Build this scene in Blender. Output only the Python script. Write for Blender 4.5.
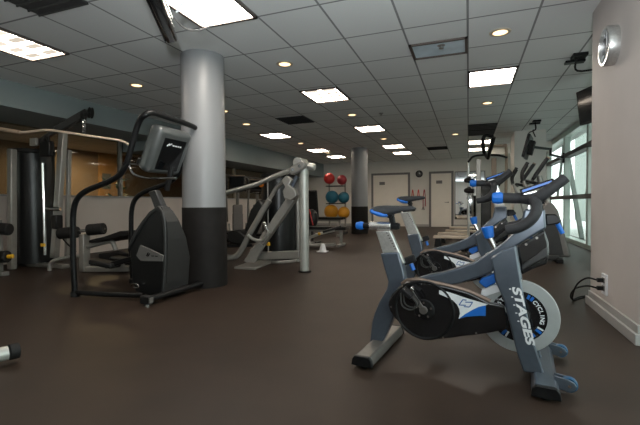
import bpy, bmesh, math, random
from mathutils import Vector, Matrix, Quaternion
random.seed(4)
for o in list(bpy.data.objects):
    bpy.data.objects.remove(o)
S = bpy.context.scene
COL = S.collection
R = math.radians

# ------------------------------------------------------------ camera, sky, exposure
cam_data = bpy.data.cameras.new('camera')
cam_data.sensor_width = 36.0
cam_data.lens = 36.0 * 397.0 / 640.0
cam_data.clip_start = 0.05
cam = bpy.data.objects.new('camera', cam_data)
COL.objects.link(cam)
cam.matrix_world = (Matrix.Translation((0, 0, 1.0)) @ Matrix.Rotation(R(20.5), 4, 'Z')
                    @ Matrix.Rotation(R(90 - 1.27), 4, 'X') @ Matrix.Rotation(R(-0.4), 4, 'Z'))
S.camera = cam

world = bpy.data.worlds.new('daylight')
S.world = world
world.use_nodes = True
wn = world.node_tree
bg = wn.nodes['Background']
bg.inputs['Color'].default_value = (0.80, 0.85, 0.84, 1)
bg.inputs['Strength'].default_value = 2.3
PANEL_GLOW = 20.0
SPOT_GLOW = 1.3
S.view_settings.view_transform = 'Standard'
S.view_settings.look = 'None'
S.view_settings.exposure = 0.88
S.view_settings.gamma = 1.0
S.view_settings.use_curve_mapping = False
S.cycles.use_denoising = True
S.cycles.max_bounces = 8
S.cycles.sample_clamp_indirect = 6.0

# the photographer's bounced flash: the bright spark seen in the far mirror
fl_d = bpy.data.lights.new('camera_flash', 'SPOT')
fl_d.energy = 330.0
fl_d.color = (0.90, 0.96, 1.0)
fl_d.spot_size = R(165)
fl_d.spot_blend = 1.0
fl_d.shadow_soft_size = 0.06
flash = bpy.data.objects.new('camera_flash', fl_d)
COL.objects.link(flash)
flash.location = (0.10, -0.25, 1.16)
flash.rotation_euler = Vector((-0.10, 0.55, 1.0)).to_track_quat('-Z', 'Y').to_euler()

CEIL = 2.82          # ceiling height
TX, TY, OX, OY = 0.637, 0.797, -0.009, 4.239   # ceiling tile size and grid origin

# ------------------------------------------------------------ materials
MATS = {}
def mat(name, col, rough=0.5, metal=0.0, var=0.0, vscale=20.0, bump=0.0, bscale=200.0, emit=None, strength=0.0, coat=0.0, spec=0.5):
    m = bpy.data.materials.new(name)
    m.use_nodes = True
    nt = m.node_tree
    b = nt.nodes['Principled BSDF']
    b.inputs['Base Color'].default_value = (*col, 1)
    b.inputs['Roughness'].default_value = rough
    b.inputs['Metallic'].default_value = metal
    b.inputs['Coat Weight'].default_value = coat
    b.inputs['Specular IOR Level'].default_value = spec
    tc = nt.nodes.new('ShaderNodeTexCoord')
    if var > 0:
        n = nt.nodes.new('ShaderNodeTexNoise')
        n.inputs['Scale'].default_value = vscale
        n.inputs['Detail'].default_value = 4
        nt.links.new(tc.outputs['Object'], n.inputs['Vector'])
        r = nt.nodes.new('ShaderNodeValToRGB')
        r.color_ramp.elements[0].position = 0.3
        r.color_ramp.elements[1].position = 0.7
        r.color_ramp.elements[0].color = (*[c * (1 - var) for c in col], 1)
        r.color_ramp.elements[1].color = (*[min(1, c * (1 + var)) for c in col], 1)
        nt.links.new(n.outputs['Fac'], r.inputs['Fac'])
        nt.links.new(r.outputs['Color'], b.inputs['Base Color'])
    if bump > 0:
        n2 = nt.nodes.new('ShaderNodeTexNoise')
        n2.inputs['Scale'].default_value = bscale
        nt.links.new(tc.outputs['Object'], n2.inputs['Vector'])
        bp = nt.nodes.new('ShaderNodeBump')
        bp.inputs['Strength'].default_value = bump
        bp.inputs['Distance'].default_value = 0.01
        nt.links.new(n2.outputs['Fac'], bp.inputs['Height'])
        nt.links.new(bp.outputs['Normal'], b.inputs['Normal'])
    if emit:
        b.inputs['Emission Color'].default_value = (*emit, 1)
        b.inputs['Emission Strength'].default_value = strength
    MATS[name] = m
    return m

M_floor = mat('brown_rubber_floor', (0.029, 0.0185, 0.0130), 0.48, 0, 0.16, 3.0, 0.10, 260, spec=0.25)
M_wall = mat('painted_wall', (0.64, 0.575, 0.53), 0.75, 0, 0.03, 2.0, 0.03, 120)
M_wall_back = mat('painted_back_wall', (0.66, 0.64, 0.60), 0.75, 0, 0.03, 2.0, 0.03, 120)
M_soffit = mat('soffit_paint', (0.23, 0.265, 0.27), 0.75, 0, 0.03, 2.0)
M_pillar = mat('pillar_paint', (0.56, 0.51, 0.485), 0.7, 0, 0.03, 3.0, 0.04, 150)
M_base = mat('baseboard_vinyl', (0.36, 0.35, 0.34), 0.5, 0, 0.05, 6.0)
M_col_top = mat('column_grey_paint', (0.21, 0.215, 0.225), 0.38, 0, 0.03, 2.0, spec=0.5)
M_col_wrap = mat('column_charcoal_wrap', (0.011, 0.0095, 0.009), 0.65, 0, 0.25, 8.0, 0.1, 120, spec=0.2)
M_mull = mat('window_frame_paint', (0.56, 0.63, 0.59), 0.4, 0, 0.04, 6.0)
M_brace = mat('grey_green_steel', (0.16, 0.19, 0.175), 0.5, 0, 0.05, 4.0)
M_rail = mat('brown_transom', (0.060, 0.048, 0.042), 0.5, 0, 0.1, 6.0)
M_door = mat('white_door_paint', (0.76, 0.71, 0.64), 0.5, 0, 0.03, 3.0)
M_doorframe = mat('grey_door_frame', (0.16, 0.155, 0.15), 0.5, 0, 0.04, 5.0)
M_frame = mat('charcoal_blue_frame', (0.080, 0.097, 0.122), 0.28, 0.35, 0.06, 30.0, coat=0.4)
M_silver = mat('brushed_aluminium', (0.60, 0.60, 0.58), 0.33, 0.85, 0.10, 60.0)
M_steelpaint = mat('silver_grey_paint', (0.29, 0.28, 0.26), 0.36, 0.45, 0.05, 15.0)
M_lightpaint = mat('light_silver_paint', (0.42, 0.43, 0.40), 0.36, 0.4, 0.05, 15.0)
M_barmetal = mat('warm_worn_bar', (0.55, 0.46, 0.38), 0.4, 0.4, 0.05, 15.0)
M_polish = mat('polished_aluminium', (0.78, 0.77, 0.75), 0.24, 0.9, 0.05, 40.0)
M_chrome = mat('chrome', (0.75, 0.75, 0.75), 0.12, 1.0, 0.04, 40.0)
M_black = mat('black_plastic', (0.008, 0.008, 0.0085), 0.38, 0, 0.25, 40.0, spec=0.22)
M_gloss = mat('gloss_black', (0.008, 0.008, 0.009), 0.14, 0, 0.2, 10.0, coat=0.5)
M_rubber = mat('black_rubber', (0.012, 0.0115, 0.0115), 0.62, 0, 0.2, 60.0, 0.15, 300, spec=0.25)
M_grip = mat('dark_grip_foam', (0.022, 0.022, 0.024), 0.60, 0, 0.15, 60.0, 0.25, 350, spec=0.35)
M_vinyl = mat('black_vinyl', (0.010, 0.0095, 0.0095), 0.4, 0, 0.2, 30.0, 0.05, 200, spec=0.3)
M_blue = mat('bright_blue_plastic', (0.006, 0.125, 0.50), 0.42, 0, 0.06, 40.0)
M_wheelblue = mat('teal_blue_wheel', (0.005, 0.07, 0.16), 0.35, 0, 0.06, 40.0)
M_bluetext = mat('dark_blue_print', (0.02, 0.09, 0.30), 0.4, 0, 0.03, 40.0)
M_white = mat('white_print', (0.75, 0.76, 0.78), 0.5, 0, 0.03, 40.0)
M_wheel = mat('flywheel_grey', (0.40, 0.42, 0.42), 0.38, 0.25, 0.04, 30.0)
M_console = mat('console_grey_shell', (0.075, 0.082, 0.082), 0.32, 0.1, 0.05, 20.0, coat=0.3)
M_darkgrey = mat('dark_grey_shell', (0.024, 0.024, 0.024), 0.45, 0, 0.08, 20.0)
M_grey = mat('mid_grey_plate', (0.13, 0.122, 0.115), 0.5, 0, 0.05, 20.0)
M_screen = mat('dark_screen', (0.006, 0.007, 0.008), 0.10, 0, 0.1, 8.0)
M_yellow = mat('yellow_plastic', (0.75, 0.42, 0.02), 0.45, 0, 0.05, 20.0)
M_red = mat('red_rubber', (0.55, 0.035, 0.03), 0.40, 0, 0.06, 20.0)
M_red2 = mat('dark_red_rubber', (0.30, 0.02, 0.03), 0.45, 0, 0.06, 20.0)
M_teal = mat('teal_rubber', (0.012, 0.13, 0.20), 0.42, 0, 0.06, 20.0)
M_gold = mat('amber_rubber', (0.62, 0.27, 0.015), 0.42, 0, 0.06, 20.0)
M_orange = mat('orange_plastic', (0.80, 0.22, 0.02), 0.45, 0, 0.05, 20.0)
M_beige = mat('beige_deck', (0.60, 0.50, 0.40), 0.45, 0, 0.06, 10.0)
M_footbar = mat('dark_brushed_foot', (0.16, 0.15, 0.14), 0.35, 0.6, 0.08, 30.0)
M_satin = mat('satin_black_shroud', (0.009, 0.0095, 0.010), 0.30, 0, 0.2, 10.0, spec=0.45)
M_bronze = mat('bronze_strip', (0.26, 0.19, 0.15), 0.30, 0.7, 0.1, 30.0)
M_wood = mat('warm_wood_door', (0.52, 0.29, 0.11), 0.5, 0, 0.12, 6.0)
M_tan = mat('tan_upholstery', (0.30, 0.22, 0.16), 0.5, 0, 0.08, 20.0)
M_vent = mat('dark_vent', (0.06, 0.06, 0.06), 0.6, 0, 0.1, 20.0)
M_lampframe = mat('lamp_trim', (0.10, 0.08, 0.07), 0.5, 0, 0.05, 10.0)
M_downtrim = mat('downlight_trim', (0.60, 0.52, 0.40), 0.4, 0.2, 0.05, 20.0)
M_lensoff = mat('unlit_lens', (0.62, 0.74, 0.82), 0.25, 0, 0.12, 5.0)
M_spotglow = mat('warm_bulb', (0.9, 0.8, 0.6), 0.4, emit=(1.0, 0.70, 0.38), strength=SPOT_GLOW)
M_ground = mat('pale_concrete', (0.72, 0.73, 0.72), 0.8, 0, 0.06, 1.5)
M_facade = mat('pale_facade', (0.17, 0.195, 0.18), 0.7, 0, 0.03, 1.0)
M_green = mat('green_leaf', (0.05, 0.16, 0.06), 0.5, 0, 0.2, 10.0)

def panel_mat():
    m = mat('lit_prismatic_lens', (0.9, 0.88, 0.85), 0.4, emit=(1.0, 0.91, 0.80), strength=PANEL_GLOW)
    return m
M_panel = panel_mat()

def louvre_mat():          # parabolic troffer: bright tubes seen between louvre cells
    m = mat('lit_louvre_lens', (0.8, 0.78, 0.75), 0.4, emit=(1.0, 0.86, 0.70), strength=PANEL_GLOW)
    nt = m.node_tree
    tc = nt.nodes.new('ShaderNodeTexCoord')
    wv = nt.nodes.new('ShaderNodeTexBrick')
    wv.offset = 0.0
    wv.inputs['Scale'].default_value = 1.0
    wv.inputs['Brick Width'].default_value = 0.29
    wv.inputs['Row Height'].default_value = 0.185
    wv.inputs['Mortar Size'].default_value = 0.05
    wv.inputs['Mortar Smooth'].default_value = 0.9
    wv.inputs['Color1'].default_value = (0.016, 0.016, 0.016, 1)
    wv.inputs['Color2'].default_value = (0.028, 0.028, 0.028, 1)
    wv.inputs['Mortar'].default_value = (0.9, 0.9, 0.9, 1)
    ml = nt.nodes.new('ShaderNodeMath')
    ml.operation = 'MULTIPLY'
    ml.inputs[1].default_value = PANEL_GLOW
    nt.links.new(tc.outputs['Object'], wv.inputs['Vector'])
    nt.links.new(wv.outputs['Color'], ml.inputs[0])
    nt.links.new(ml.outputs[0], nt.nodes['Principled BSDF'].inputs['Emission Strength'])
    return m
M_louvre = louvre_mat()

def ceiling_mat():
    m = mat('acoustic_tiles', (0.5, 0.5, 0.5), 0.85)
    nt = m.node_tree
    b = nt.nodes['Principled BSDF']
    g = nt.nodes.new('ShaderNodeNewGeometry')
    mp = nt.nodes.new('ShaderNodeMapping')
    mp.inputs['Location'].default_value = (-OX + 40 * TX, -OY + 40 * TY, 0)
    br = nt.nodes.new('ShaderNodeTexBrick')
    br.offset = 0.0
    br.squash = 1.0
    br.inputs['Scale'].default_value = 1.0
    br.inputs['Brick Width'].default_value = TX
    br.inputs['Row Height'].default_value = TY
    br.inputs['Mortar Size'].default_value = 0.012
    br.inputs['Mortar Smooth'].default_value = 0.2
    br.inputs['Color1'].default_value = (0.80, 0.81, 0.80, 1)
    br.inputs['Color2'].default_value = (0.75, 0.76, 0.75, 1)
    br.inputs['Mortar'].default_value = (0.27, 0.27, 0.27, 1)
    nt.links.new(g.outputs['Position'], mp.inputs['Vector'])
    nt.links.new(mp.outputs['Vector'], br.inputs['Vector'])
    ns = nt.nodes.new('ShaderNodeTexNoise')
    ns.inputs['Scale'].default_value = 90
    nt.links.new(g.outputs['Position'], ns.inputs['Vector'])
    mx = nt.nodes.new('ShaderNodeMix')
    mx.data_type = 'RGBA'
    mx.blend_type = 'MULTIPLY'
    mx.inputs['Factor'].default_value = 0.15
    nt.links.new(br.outputs['Color'], mx.inputs['A'])
    nt.links.new(ns.outputs['Color'], mx.inputs['B'])
    nt.links.new(mx.outputs['Result'], b.inputs['Base Color'])
    return m
M_ceiling = ceiling_mat()

def glass_mat(name, tint, rough=0.0, mix=0.12):
    m = bpy.data.materials.new(name)
    m.use_nodes = True
    nt = m.node_tree
    nt.nodes.remove(nt.nodes['Principled BSDF'])
    out = nt.nodes['Material Output']
    tr = nt.nodes.new('ShaderNodeBsdfTransparent')
    tr.inputs['Color'].default_value = (*tint, 1)
    gl = nt.nodes.new('ShaderNodeBsdfGlossy')
    gl.inputs['Roughness'].default_value = rough
    lw = nt.nodes.new('ShaderNodeLayerWeight')
    lw.inputs['Blend'].default_value = 0.5
    pw = nt.nodes.new('ShaderNodeMath')
    pw.operation = 'POWER'
    pw.inputs[1].default_value = 5.0
    nt.links.new(lw.outputs['Facing'], pw.inputs[0])
    sc = nt.nodes.new('ShaderNodeMath')
    sc.operation = 'MULTIPLY_ADD'
    sc.inputs[1].default_value = 0.25
    sc.inputs[2].default_value = mix
    nt.links.new(pw.outputs[0], sc.inputs[0])
    ad = sc
    mx = nt.nodes.new('ShaderNodeMixShader')
    nt.links.new(ad.outputs[0], mx.inputs[0])
    nt.links.new(tr.outputs[0], mx.inputs[1])
    nt.links.new(gl.outputs[0], mx.inputs[2])
    nt.links.new(mx.outputs[0], out.inputs['Surface'])
    return m
M_glass = glass_mat('window_glass', (0.92, 0.97, 0.95), 0.0, 0.02)
M_tint = glass_mat('interior_glass', (0.55, 0.56, 0.52), 0.02, 0.02)
M_mirror = mat('wall_mirror', (0.80, 0.82, 0.82), 0.02, 1.0)

# ------------------------------------------------------------ mesh helpers
def catmull(pts, n=6):
    P = [Vector(p) for p in pts]
    if len(P) < 3:
        return P
    out = []
    for i in range(len(P) - 1):
        p0 = P[i - 1] if i > 0 else P[i] * 2 - P[i + 1]
        p1, p2 = P[i], P[i + 1]
        p3 = P[i + 2] if i + 2 < len(P) else P[i + 1] * 2 - P[i]
        for k in range(n):
            t = k / n
            out.append(0.5 * ((2 * p1) + (p2 - p0) * t + (2 * p0 - 5 * p1 + 4 * p2 - p3) * t * t
                              + (3 * p1 - p0 - 3 * p2 + p3) * t ** 3))
    out.append(P[-1])
    return out

class MB:
    def __init__(self):
        self.bm = bmesh.new()
    def face(self, vs):
        try:
            return self.bm.faces.new(vs)
        except ValueError:
            return None
    def box(self, c, size, rot=None):
        """centre, full size, optional 3x3 rotation"""
        hx, hy, hz = size[0] / 2, size[1] / 2, size[2] / 2
        vs = []
        for z in (-hz, hz):
            for x, y in ((-hx, -hy), (hx, -hy), (hx, hy), (-hx, hy)):
                v = Vector((x, y, z))
                if rot is not None:
                    v = rot @ v
                vs.append(self.bm.verts.new(Vector(c) + v))
        for q in ((3, 2, 1, 0), (4, 5, 6, 7), (0, 1, 5, 4), (1, 2, 6, 5), (2, 3, 7, 6), (3, 0, 4, 7)):
            self.face([vs[i] for i in q])
        return self
    def span(self, a, b):
        a, b = Vector(a), Vector(b)
        d = b - a
        return self.box((a + b) / 2, (abs(d.x), abs(d.y), abs(d.z)))
    def bar(self, p, q, w, h, up=(0, 0, 1)):
        """square bar from p to q"""
        p, q = Vector(p), Vector(q)
        x = (q - p).normalized()
        u = Vector(up)
        if abs(x.dot(u)) > 0.98:
            u = Vector((0, 1, 0))
        y = u.cross(x).normalized()
        z = x.cross(y)
        rot = Matrix((x, y, z)).transposed()
        return self.box((p + q) / 2, ((q - p).length, w, h), rot)
    def prism(self, poly, lo, hi, axis='y'):
        """poly in (a,b); axis y -> (a,t,b), x -> (t,a,b), z -> (a,b,t)"""
        f = {'y': lambda a, b, t: (a, t, b), 'x': lambda a, b, t: (t, a, b), 'z': lambda a, b, t: (a, b, t)}[axis]
        A = [self.bm.verts.new(f(a, b, lo)) for a, b in poly]
        B = [self.bm.verts.new(f(a, b, hi)) for a, b in poly]
        n = len(poly)
        self.face(A)
        self.face(B[::-1])
        for i in range(n):
            self.face([A[i], B[i], B[(i + 1) % n], A[(i + 1) % n]])
        return self
    def slab(self, pts, nrm):
        """planar polygon in 3D thickened along nrm"""
        nrm = Vector(nrm)
        A = [self.bm.verts.new(Vector(p)) for p in pts]
        B = [self.bm.verts.new(Vector(p) + nrm) for p in pts]
        n = len(pts)
        self.face(A)
        self.face(B[::-1])
        for i in range(n):
            self.face([A[i], B[i], B[(i + 1) % n], A[(i + 1) % n]])
        return self
    def tube(self, pts, r, seg=12, smooth=5, sx=1.0):
        P = catmull(pts, smooth) if smooth else [Vector(p) for p in pts]
        n = len(P)
        rs = [r] * n if not isinstance(r, (list, tuple)) else [
            r[0] + (r[-1] - r[0]) * i / (n - 1) if len(r) == 2 else
            (lambda f: r[int(f)] + (r[min(int(f) + 1, len(r) - 1)] - r[int(f)]) * (f - int(f)))(i / (n - 1) * (len(r) - 1))
            for i in range(n)]
        T = [((P[min(i + 1, n - 1)] - P[max(i - 1, 0)]).normalized()) for i in range(n)]
        ref = Vector((0, 1, 0)) if abs(T[0].y) < 0.9 else Vector((1, 0, 0))
        N = (ref - T[0] * ref.dot(T[0])).normalized()
        rings = []
        for i in range(n):
            if i:
                q = T[i - 1].rotation_difference(T[i])
                N = q @ N
                N = (N - T[i] * N.dot(T[i])).normalized()
            Bn = T[i].cross(N)
            rings.append([self.bm.verts.new(P[i] + rs[i] * (math.cos(2 * math.pi * k / seg) * N * sx + math.sin(2 * math.pi * k / seg) * Bn)) for k in range(seg)])
        for i in range(n - 1):
            for k in range(seg):
                self.face([rings[i][k], rings[i][(k + 1) % seg], rings[i + 1][(k + 1) % seg], rings[i + 1][k]])
        self.face(rings[0][::-1])
        self.face(rings[-1])
        return self
    def cyl(self, p, q, r, seg=20, r2=None):
        return self.tube([p, q], [r, r if r2 is None else r2], seg, 0)
    def lathe(self, prof, c, axis=(0, 0, 1), seg=32, closed=False):
        """profile (r, h) round an axis through c"""
        a = Vector(axis).normalized()
        ref = Vector((1, 0, 0)) if abs(a.x) < 0.9 else Vector((0, 1, 0))
        u = (ref - a * ref.dot(a)).normalized()
        w = a.cross(u)
        rings = []
        for r, h in prof:
            rings.append([self.bm.verts.new(Vector(c) + a * h + r * (math.cos(2 * math.pi * k / seg) * u + math.sin(2 * math.pi * k / seg) * w)) for k in range(seg)])
        m = len(rings)
        for i in range(m if closed else m - 1):
            A, B = rings[i], rings[(i + 1) % m]
            for k in range(seg):
                self.face([A[k], A[(k + 1) % seg], B[(k + 1) % seg], B[k]])
        if not closed:
            self.face(rings[0][::-1])
            self.face(rings[-1])
        return self
    def ball(self, c, r, seg=24, rings=14, scale=(1, 1, 1)):
        m = Matrix.Translation(c) @ Matrix.Diagonal((r * scale[0], r * scale[1], r * scale[2], 1))
        bmesh.ops.create_uvsphere(self.bm, u_segments=seg, v_segments=rings, radius=1, matrix=m)
        return self
    def build(self, name, material, parent=None, bevel=0.0, local=False, angle=35, seg=2):
        bm = self.bm
        bmesh.ops.recalc_face_normals(bm, faces=bm.faces)
        if parent is not None and not local:
            root = parent
            while root.parent:
                root = root.parent
            bm.transform(root.matrix_basis.inverted())
        me = bpy.data.meshes.new(name)
        org = None
        if parent is None and not local and len(bm.verts):
            xs = [v.co for v in bm.verts]
            org = Vector(((min(v.x for v in xs) + max(v.x for v in xs)) / 2, (min(v.y for v in xs) + max(v.y for v in xs)) / 2, min(v.z for v in xs)))
            bm.transform(Matrix.Translation(-org))
        bm.to_mesh(me)
        bm.free()
        for p in me.polygons:
            p.use_smooth = True
        me.set_sharp_from_angle(angle=R(angle))
        me.materials.append(material)
        o = bpy.data.objects.new(name, me)
        COL.objects.link(o)
        if org is not None:
            o.location = org
        if parent is not None:
            o.parent = parent
        if bevel > 0:
            b = o.modifiers.new('bevel', 'BEVEL')
            b.width = bevel
            b.segments = seg
            b.limit_method = 'ANGLE'
            b.angle_limit = R(40)
        return o

def tag(o, label, cat, group=None, kind=None):
    o['label'] = label
    o['category'] = cat
    if group:
        o['group'] = group
    if kind:
        o['kind'] = kind
    return o
def thing(name, label, cat, loc=(0, 0, 0), rz=0.0, group=None):
    o = bpy.data.objects.new(name, None)
    o.empty_display_size = 0.1
    COL.objects.link(o)
    o.location = loc
    o.rotation_euler = (0, 0, rz)
    return tag(o, label, cat, group)
def struct(o):
    o['kind'] = 'structure'
    return o
def copy_tree(o, parent=None):
    c = o.copy()
    COL.objects.link(c)
    c.parent = parent
    for ch in list(o.children):
        copy_tree(ch, c)
    return c
def text_part(name, body, size, origin, xdir, ydir, material, parent, depth=0.001, shear=0.0, bold=0.0, align='LEFT', stretch=1.0):
    """lettering as mesh: origin, reading direction and up direction in the parent's frame"""
    cu = bpy.data.curves.new(name, 'FONT')
    cu.body = body
    cu.size = size
    cu.extrude = depth
    cu.shear = shear
    cu.offset = bold
    cu.align_x = align
    t = bpy.data.objects.new(name, cu)
    COL.objects.link(t)
    dg = bpy.context.evaluated_depsgraph_get()
    me = bpy.data.meshes.new_from_object(t.evaluated_get(dg))
    bpy.data.objects.remove(t)
    x, y = Vector(xdir).normalized(), Vector(ydir).normalized()
    z = x.cross(y).normalized()
    y = z.cross(x)
    m = Matrix((x * stretch, y, z)).transposed().to_4x4()
    m.translation = Vector(origin)
    me.transform(m)
    me.materials.clear()
    me.materials.append(material)
    o = bpy.data.objects.new(name, me)
    COL.objects.link(o)
    o.parent = parent
    return o

# ------------------------------------------------------------ the room
YB = 17.25
struct(MB().span((-7.6, -5, -0.1), (2.9, YB + 0.2, 0)).build('floor', M_floor))
struct(MB().span((-7.6, -2.5, CEIL), (2.9, YB + 0.2, CEIL + 0.1)).build('ceiling', M_ceiling))
# back wall in sections round the mirror and the doors
struct(MB().span((-7.6, YB, 0), (2.9, YB + 0.2, CEIL)).build('wall_back', M_wall_back))
# left wall: dado below the interior window, soffit over it
struct(MB().span((-7.5, -2.5, 0), (-7.4, YB, 1.17)).build('wall_left', M_wall))
struct(MB().span((-7.52, -2.5, 1.17), (-7.36, YB, 1.20)).build('trim_1', M_base))
struct(MB().span((-7.6, -2.5, 2.44), (-6.25, 7.0, CEIL)).span((-7.6, 7.0, 2.22), (-6.25, YB, CEIL)).build('trim_2', M_soffit))
g = thing('window_1', 'long interior window over the left dado wall', 'window', (-7.45, 5.5, 1.20))
g['kind'] = 'structure'
MB().span((-7.455, -2.0, 1.20), (-7.445, YB, 2.44)).build('pane', M_tint, g)
for yy in (2.0, 6.9, 9.3, 11.6, 14.2):
    MB().span((-7.49, yy - 0.03, 1.20), (-7.40, yy + 0.03, 2.44)).build('mullion', M_steelpaint, g)
MB().span((-7.48, 7.0, 1.95), (-7.41, YB, 1.99)).build('transom', M_doorframe, g)
# dim room behind the interior window
struct(MB().span((-12, -3, -0.1), (-7.6, YB + 0.2, 0)).build('floor', M_floor))
struct(MB().span((-12, -3, CEIL), (-7.6, YB + 0.2, CEIL + 0.1)).build('ceiling', M_ceiling))
struct(MB().span((-12.1, -3, 0), (-12, YB + 0.2, CEIL)).build('wall_left', M_tan))
struct(MB().span((-12, YB + 0.1, 0), (-7.6, YB + 0.2, CEIL)).build('wall_back', M_wall))
# warm timber door and its frame in the dim room
g = thing('door_3', 'warm timber door lit up behind the interior window', 'door', (-11.97, 9.2, 0))
g['kind'] = 'structure'
MB().prism([(10.163,0.663),(10.22,3.248),(11.33,3.227),(11.272,0.631)], -11.99, -11.94, 'x').build('door_leaf', M_wood, g)
MB().prism([(10.303,1.564),(10.315,2.12),(10.666,2.109),(10.654,1.575)], -11.94, -11.93, 'x').build('notice', M_doorframe, g)
L = bpy.data.lights.new('corridor_lamp', 'AREA'); L.energy = 80; L.color = (1.0, 0.72, 0.42); L.size = 0.8
o = bpy.data.objects.new('corridor_lamp', L); COL.objects.link(o); o.location = (-10.6, 9.0, 2.7)
g = thing('potted_plant', 'green leafy plant seen through the interior window behind the stepper console', 'plant', (-9.0, 8.2, 0))
pb = MB()
for k in range(46):
    a, h = random.uniform(0, 6.28), random.uniform(0.0, 0.75)
    c = Vector((-9.0 + 0.28 * math.cos(a) * random.random(), 8.2 + 0.28 * math.sin(a) * random.random(), 0.95 + h))
    d = Vector((math.cos(a), math.sin(a), random.uniform(0.1, 0.9))).normalized() * 0.22
    s = Vector((-math.sin(a), math.cos(a), 0)) * 0.05
    pb.slab([c, c + d * 0.5 + s, c + d, c + d * 0.5 - s], (0, 0, 0.004))
pb.build('foliage', M_green, g)
MB().lathe([(0.14, 0), (0.19, 0.4), (0.17, 0.4), (0.15, 0.36)], (-9.0, 8.2, 0)).build('pot', M_darkgrey, g)
MB().cyl((-9.0, 8.2, 0.36), (-9.0, 8.2, 1.2), 0.02).build('stem', M_wood, g)

# right side: painted pillar, then the window wall
struct(MB().span((1.12, 3.36, 0), (2.9, 4.55, CEIL)).build('wall_right', M_pillar))
bb = MB()
bb.span((1.105, 3.345, 0), (2.9, 4.565, 0.135)).span((1.085, 3.325, 0), (2.9, 4.585, 0.075))
struct(bb.build('baseboard_right', M_base, bevel=0.004))
g = thing('window_2', 'tall greenish window wall with brown transoms at the right', 'window', (2.45, 9, 0))
g['kind'] = 'structure'
YM = (5.0, 7.4, 9.9, 12.1, 14.6, 17.15)
for yy in YM:
    MB().span((2.36, yy - 0.07, 0), (2.50, yy + 0.07, CEIL)).build('mullion', M_mull, g, bevel=0.006)
for zz, hh in ((2.20, 0.05), (1.12, 0.05)):
    MB().span((2.33, 4.72, zz - hh), (2.52, YB, zz + hh)).build('transom', M_rail, g)
MB().span((2.34, 4.72, 0), (2.52, YB, 0.10)).build('window_sill', M_mull, g)
MB().span((2.34, 4.72, CEIL - 0.12), (2.52, YB, CEIL)).build('window_head', M_mull, g)
for a, b in zip(YM[:-1], YM[1:]):
    MB().span((2.44, a, 0.1), (2.452, b, CEIL - 0.1)).build('pane', M_glass, g)
# diagonal steel braces of the facade outside
for y0 in (5.0, 8.8, 12.4):
    MB().bar((2.85, y0, 0.0), (2.85, y0 + 2.0, 2.9), 0.10, 0.10).bar((2.85, y0 + 2.2, 2.9), (2.85, y0 + 3.2, 1.1), 0.07, 0.07).build('brace', M_brace, g)
struct(MB().span((2.9, -12, -0.1), (16, 26, 0)).span((-12, -16, -0.1), (2.9, -5, 0)).build('ground', M_ground))
struct(MB().span((5.6, 4.0, 0), (5.9, 26, 6)).build('wall_outside', M_facade))
# wall behind the camera, and the glazed bay beside the pillar
struct(MB().span((-7.6, -2.6, 0), (2.9, -2.5, CEIL)).build('wall_front', M_wall))
g = thing('window_3', 'window bay before the pillar', 'window', (2.85, 0.4, 0))
g['kind'] = 'structure'
for y in (-2.45, -0.5, 1.4, 3.3):
    MB().span((2.78, y - 0.05, 0), (2.9, y + 0.05, CEIL)).build('mullion', M_mull, g)
MB().span((2.84, -2.5, 0), (2.85, 3.36, CEIL)).build('pane', M_glass, g)
# square pier between the machines and the window wall, beam beyond it
struct(MB().span((1.10, 11.3, 0), (1.82, 12.2, CEIL)).build('wall_1', M_wall_back))
struct(MB().span((0.62, 13.6, 2.52), (2.35, 14.3, CEIL)).build('trim_3', M_wall_back))

# two round columns with dark wraps round their feet
def column(cx, cy, r, top, label):
    g = thing('column', label, 'column', (cx, cy, 0))
    g['kind'] = 'structure'
    MB().lathe([(r, 0.0), (r, CEIL)], (cx, cy, 0), seg=64).build('shaft', M_col_top, g)
    MB().lathe([(r + 0.006, 0.0), (r + 0.006, top)], (cx, cy, 0), seg=64).build('wrap', M_col_wrap, g)
column(-3.08, 4.13, 0.262, 0.965, 'thick pale grey round column with black lower wrap behind the stepper')
column(-3.38, 12.8, 0.27, 0.90, 'farther grey round column with dark lower wrap beside the ball rack')

# doors, mirror, sign plates on the back wall
def back_door(n, x0, x1, zt, label):
    g = thing('door_%d' % n, label, 'door', ((x0 + x1) / 2, YB, 0))
    g['kind'] = 'structure'
    y = YB
    MB().span((x0 - 0.09, y - 0.05, 0), (x0, y, zt + 0.09)).span((x1, y - 0.05, 0), (x1 + 0.09, y, zt + 0.09)).span((x0, y - 0.05, zt), (x1, y, zt + 0.09)).build('door_frame', M_doorframe, g)
    MB().span((x0, y - 0.03, 0.01), (x1, y - 0.005, zt)).build('door_leaf', M_door, g)
    xs = x0 + (x1 - x0) * (0.26 if n == 1 else 0.40)
    MB().span((xs - 0.12, y - 0.042, 1.80), (xs + 0.12, y - 0.03, 1.93)).build('name_plate', M_doorframe, g)
    h = MB().cyl((x1 - 0.12, y - 0.09, 1.02), (x1 - 0.12, y - 0.03, 1.02), 0.03)
    h.bar((x1 - 0.12, y - 0.09, 1.02), (x1 - 0.26, y - 0.09, 1.02), 0.025, 0.025)
    h.build('door_handle', M_steelpaint, g)
    return g
back_door(1, -3.92, -2.42, 2.22, 'wide white door in a dark frame, beside the far column')
back_door(2, -1.46, -0.66, 2.22, 'white door in a dark frame, beside the mirror')
g = thing('mirror', 'tall frameless wall mirror right of the far white door', 'mirror', (-0.1, YB, 0.35))
MB().span((-0.50, YB - 0.02, 0.35), (0.60, YB - 0.012, 2.25)).build('mirror_glass', M_mirror, g)
MB().span((-0.53, YB - 0.012, 0.32), (0.63, YB, 2.28)).build('backing', M_doorframe, g)
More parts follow.
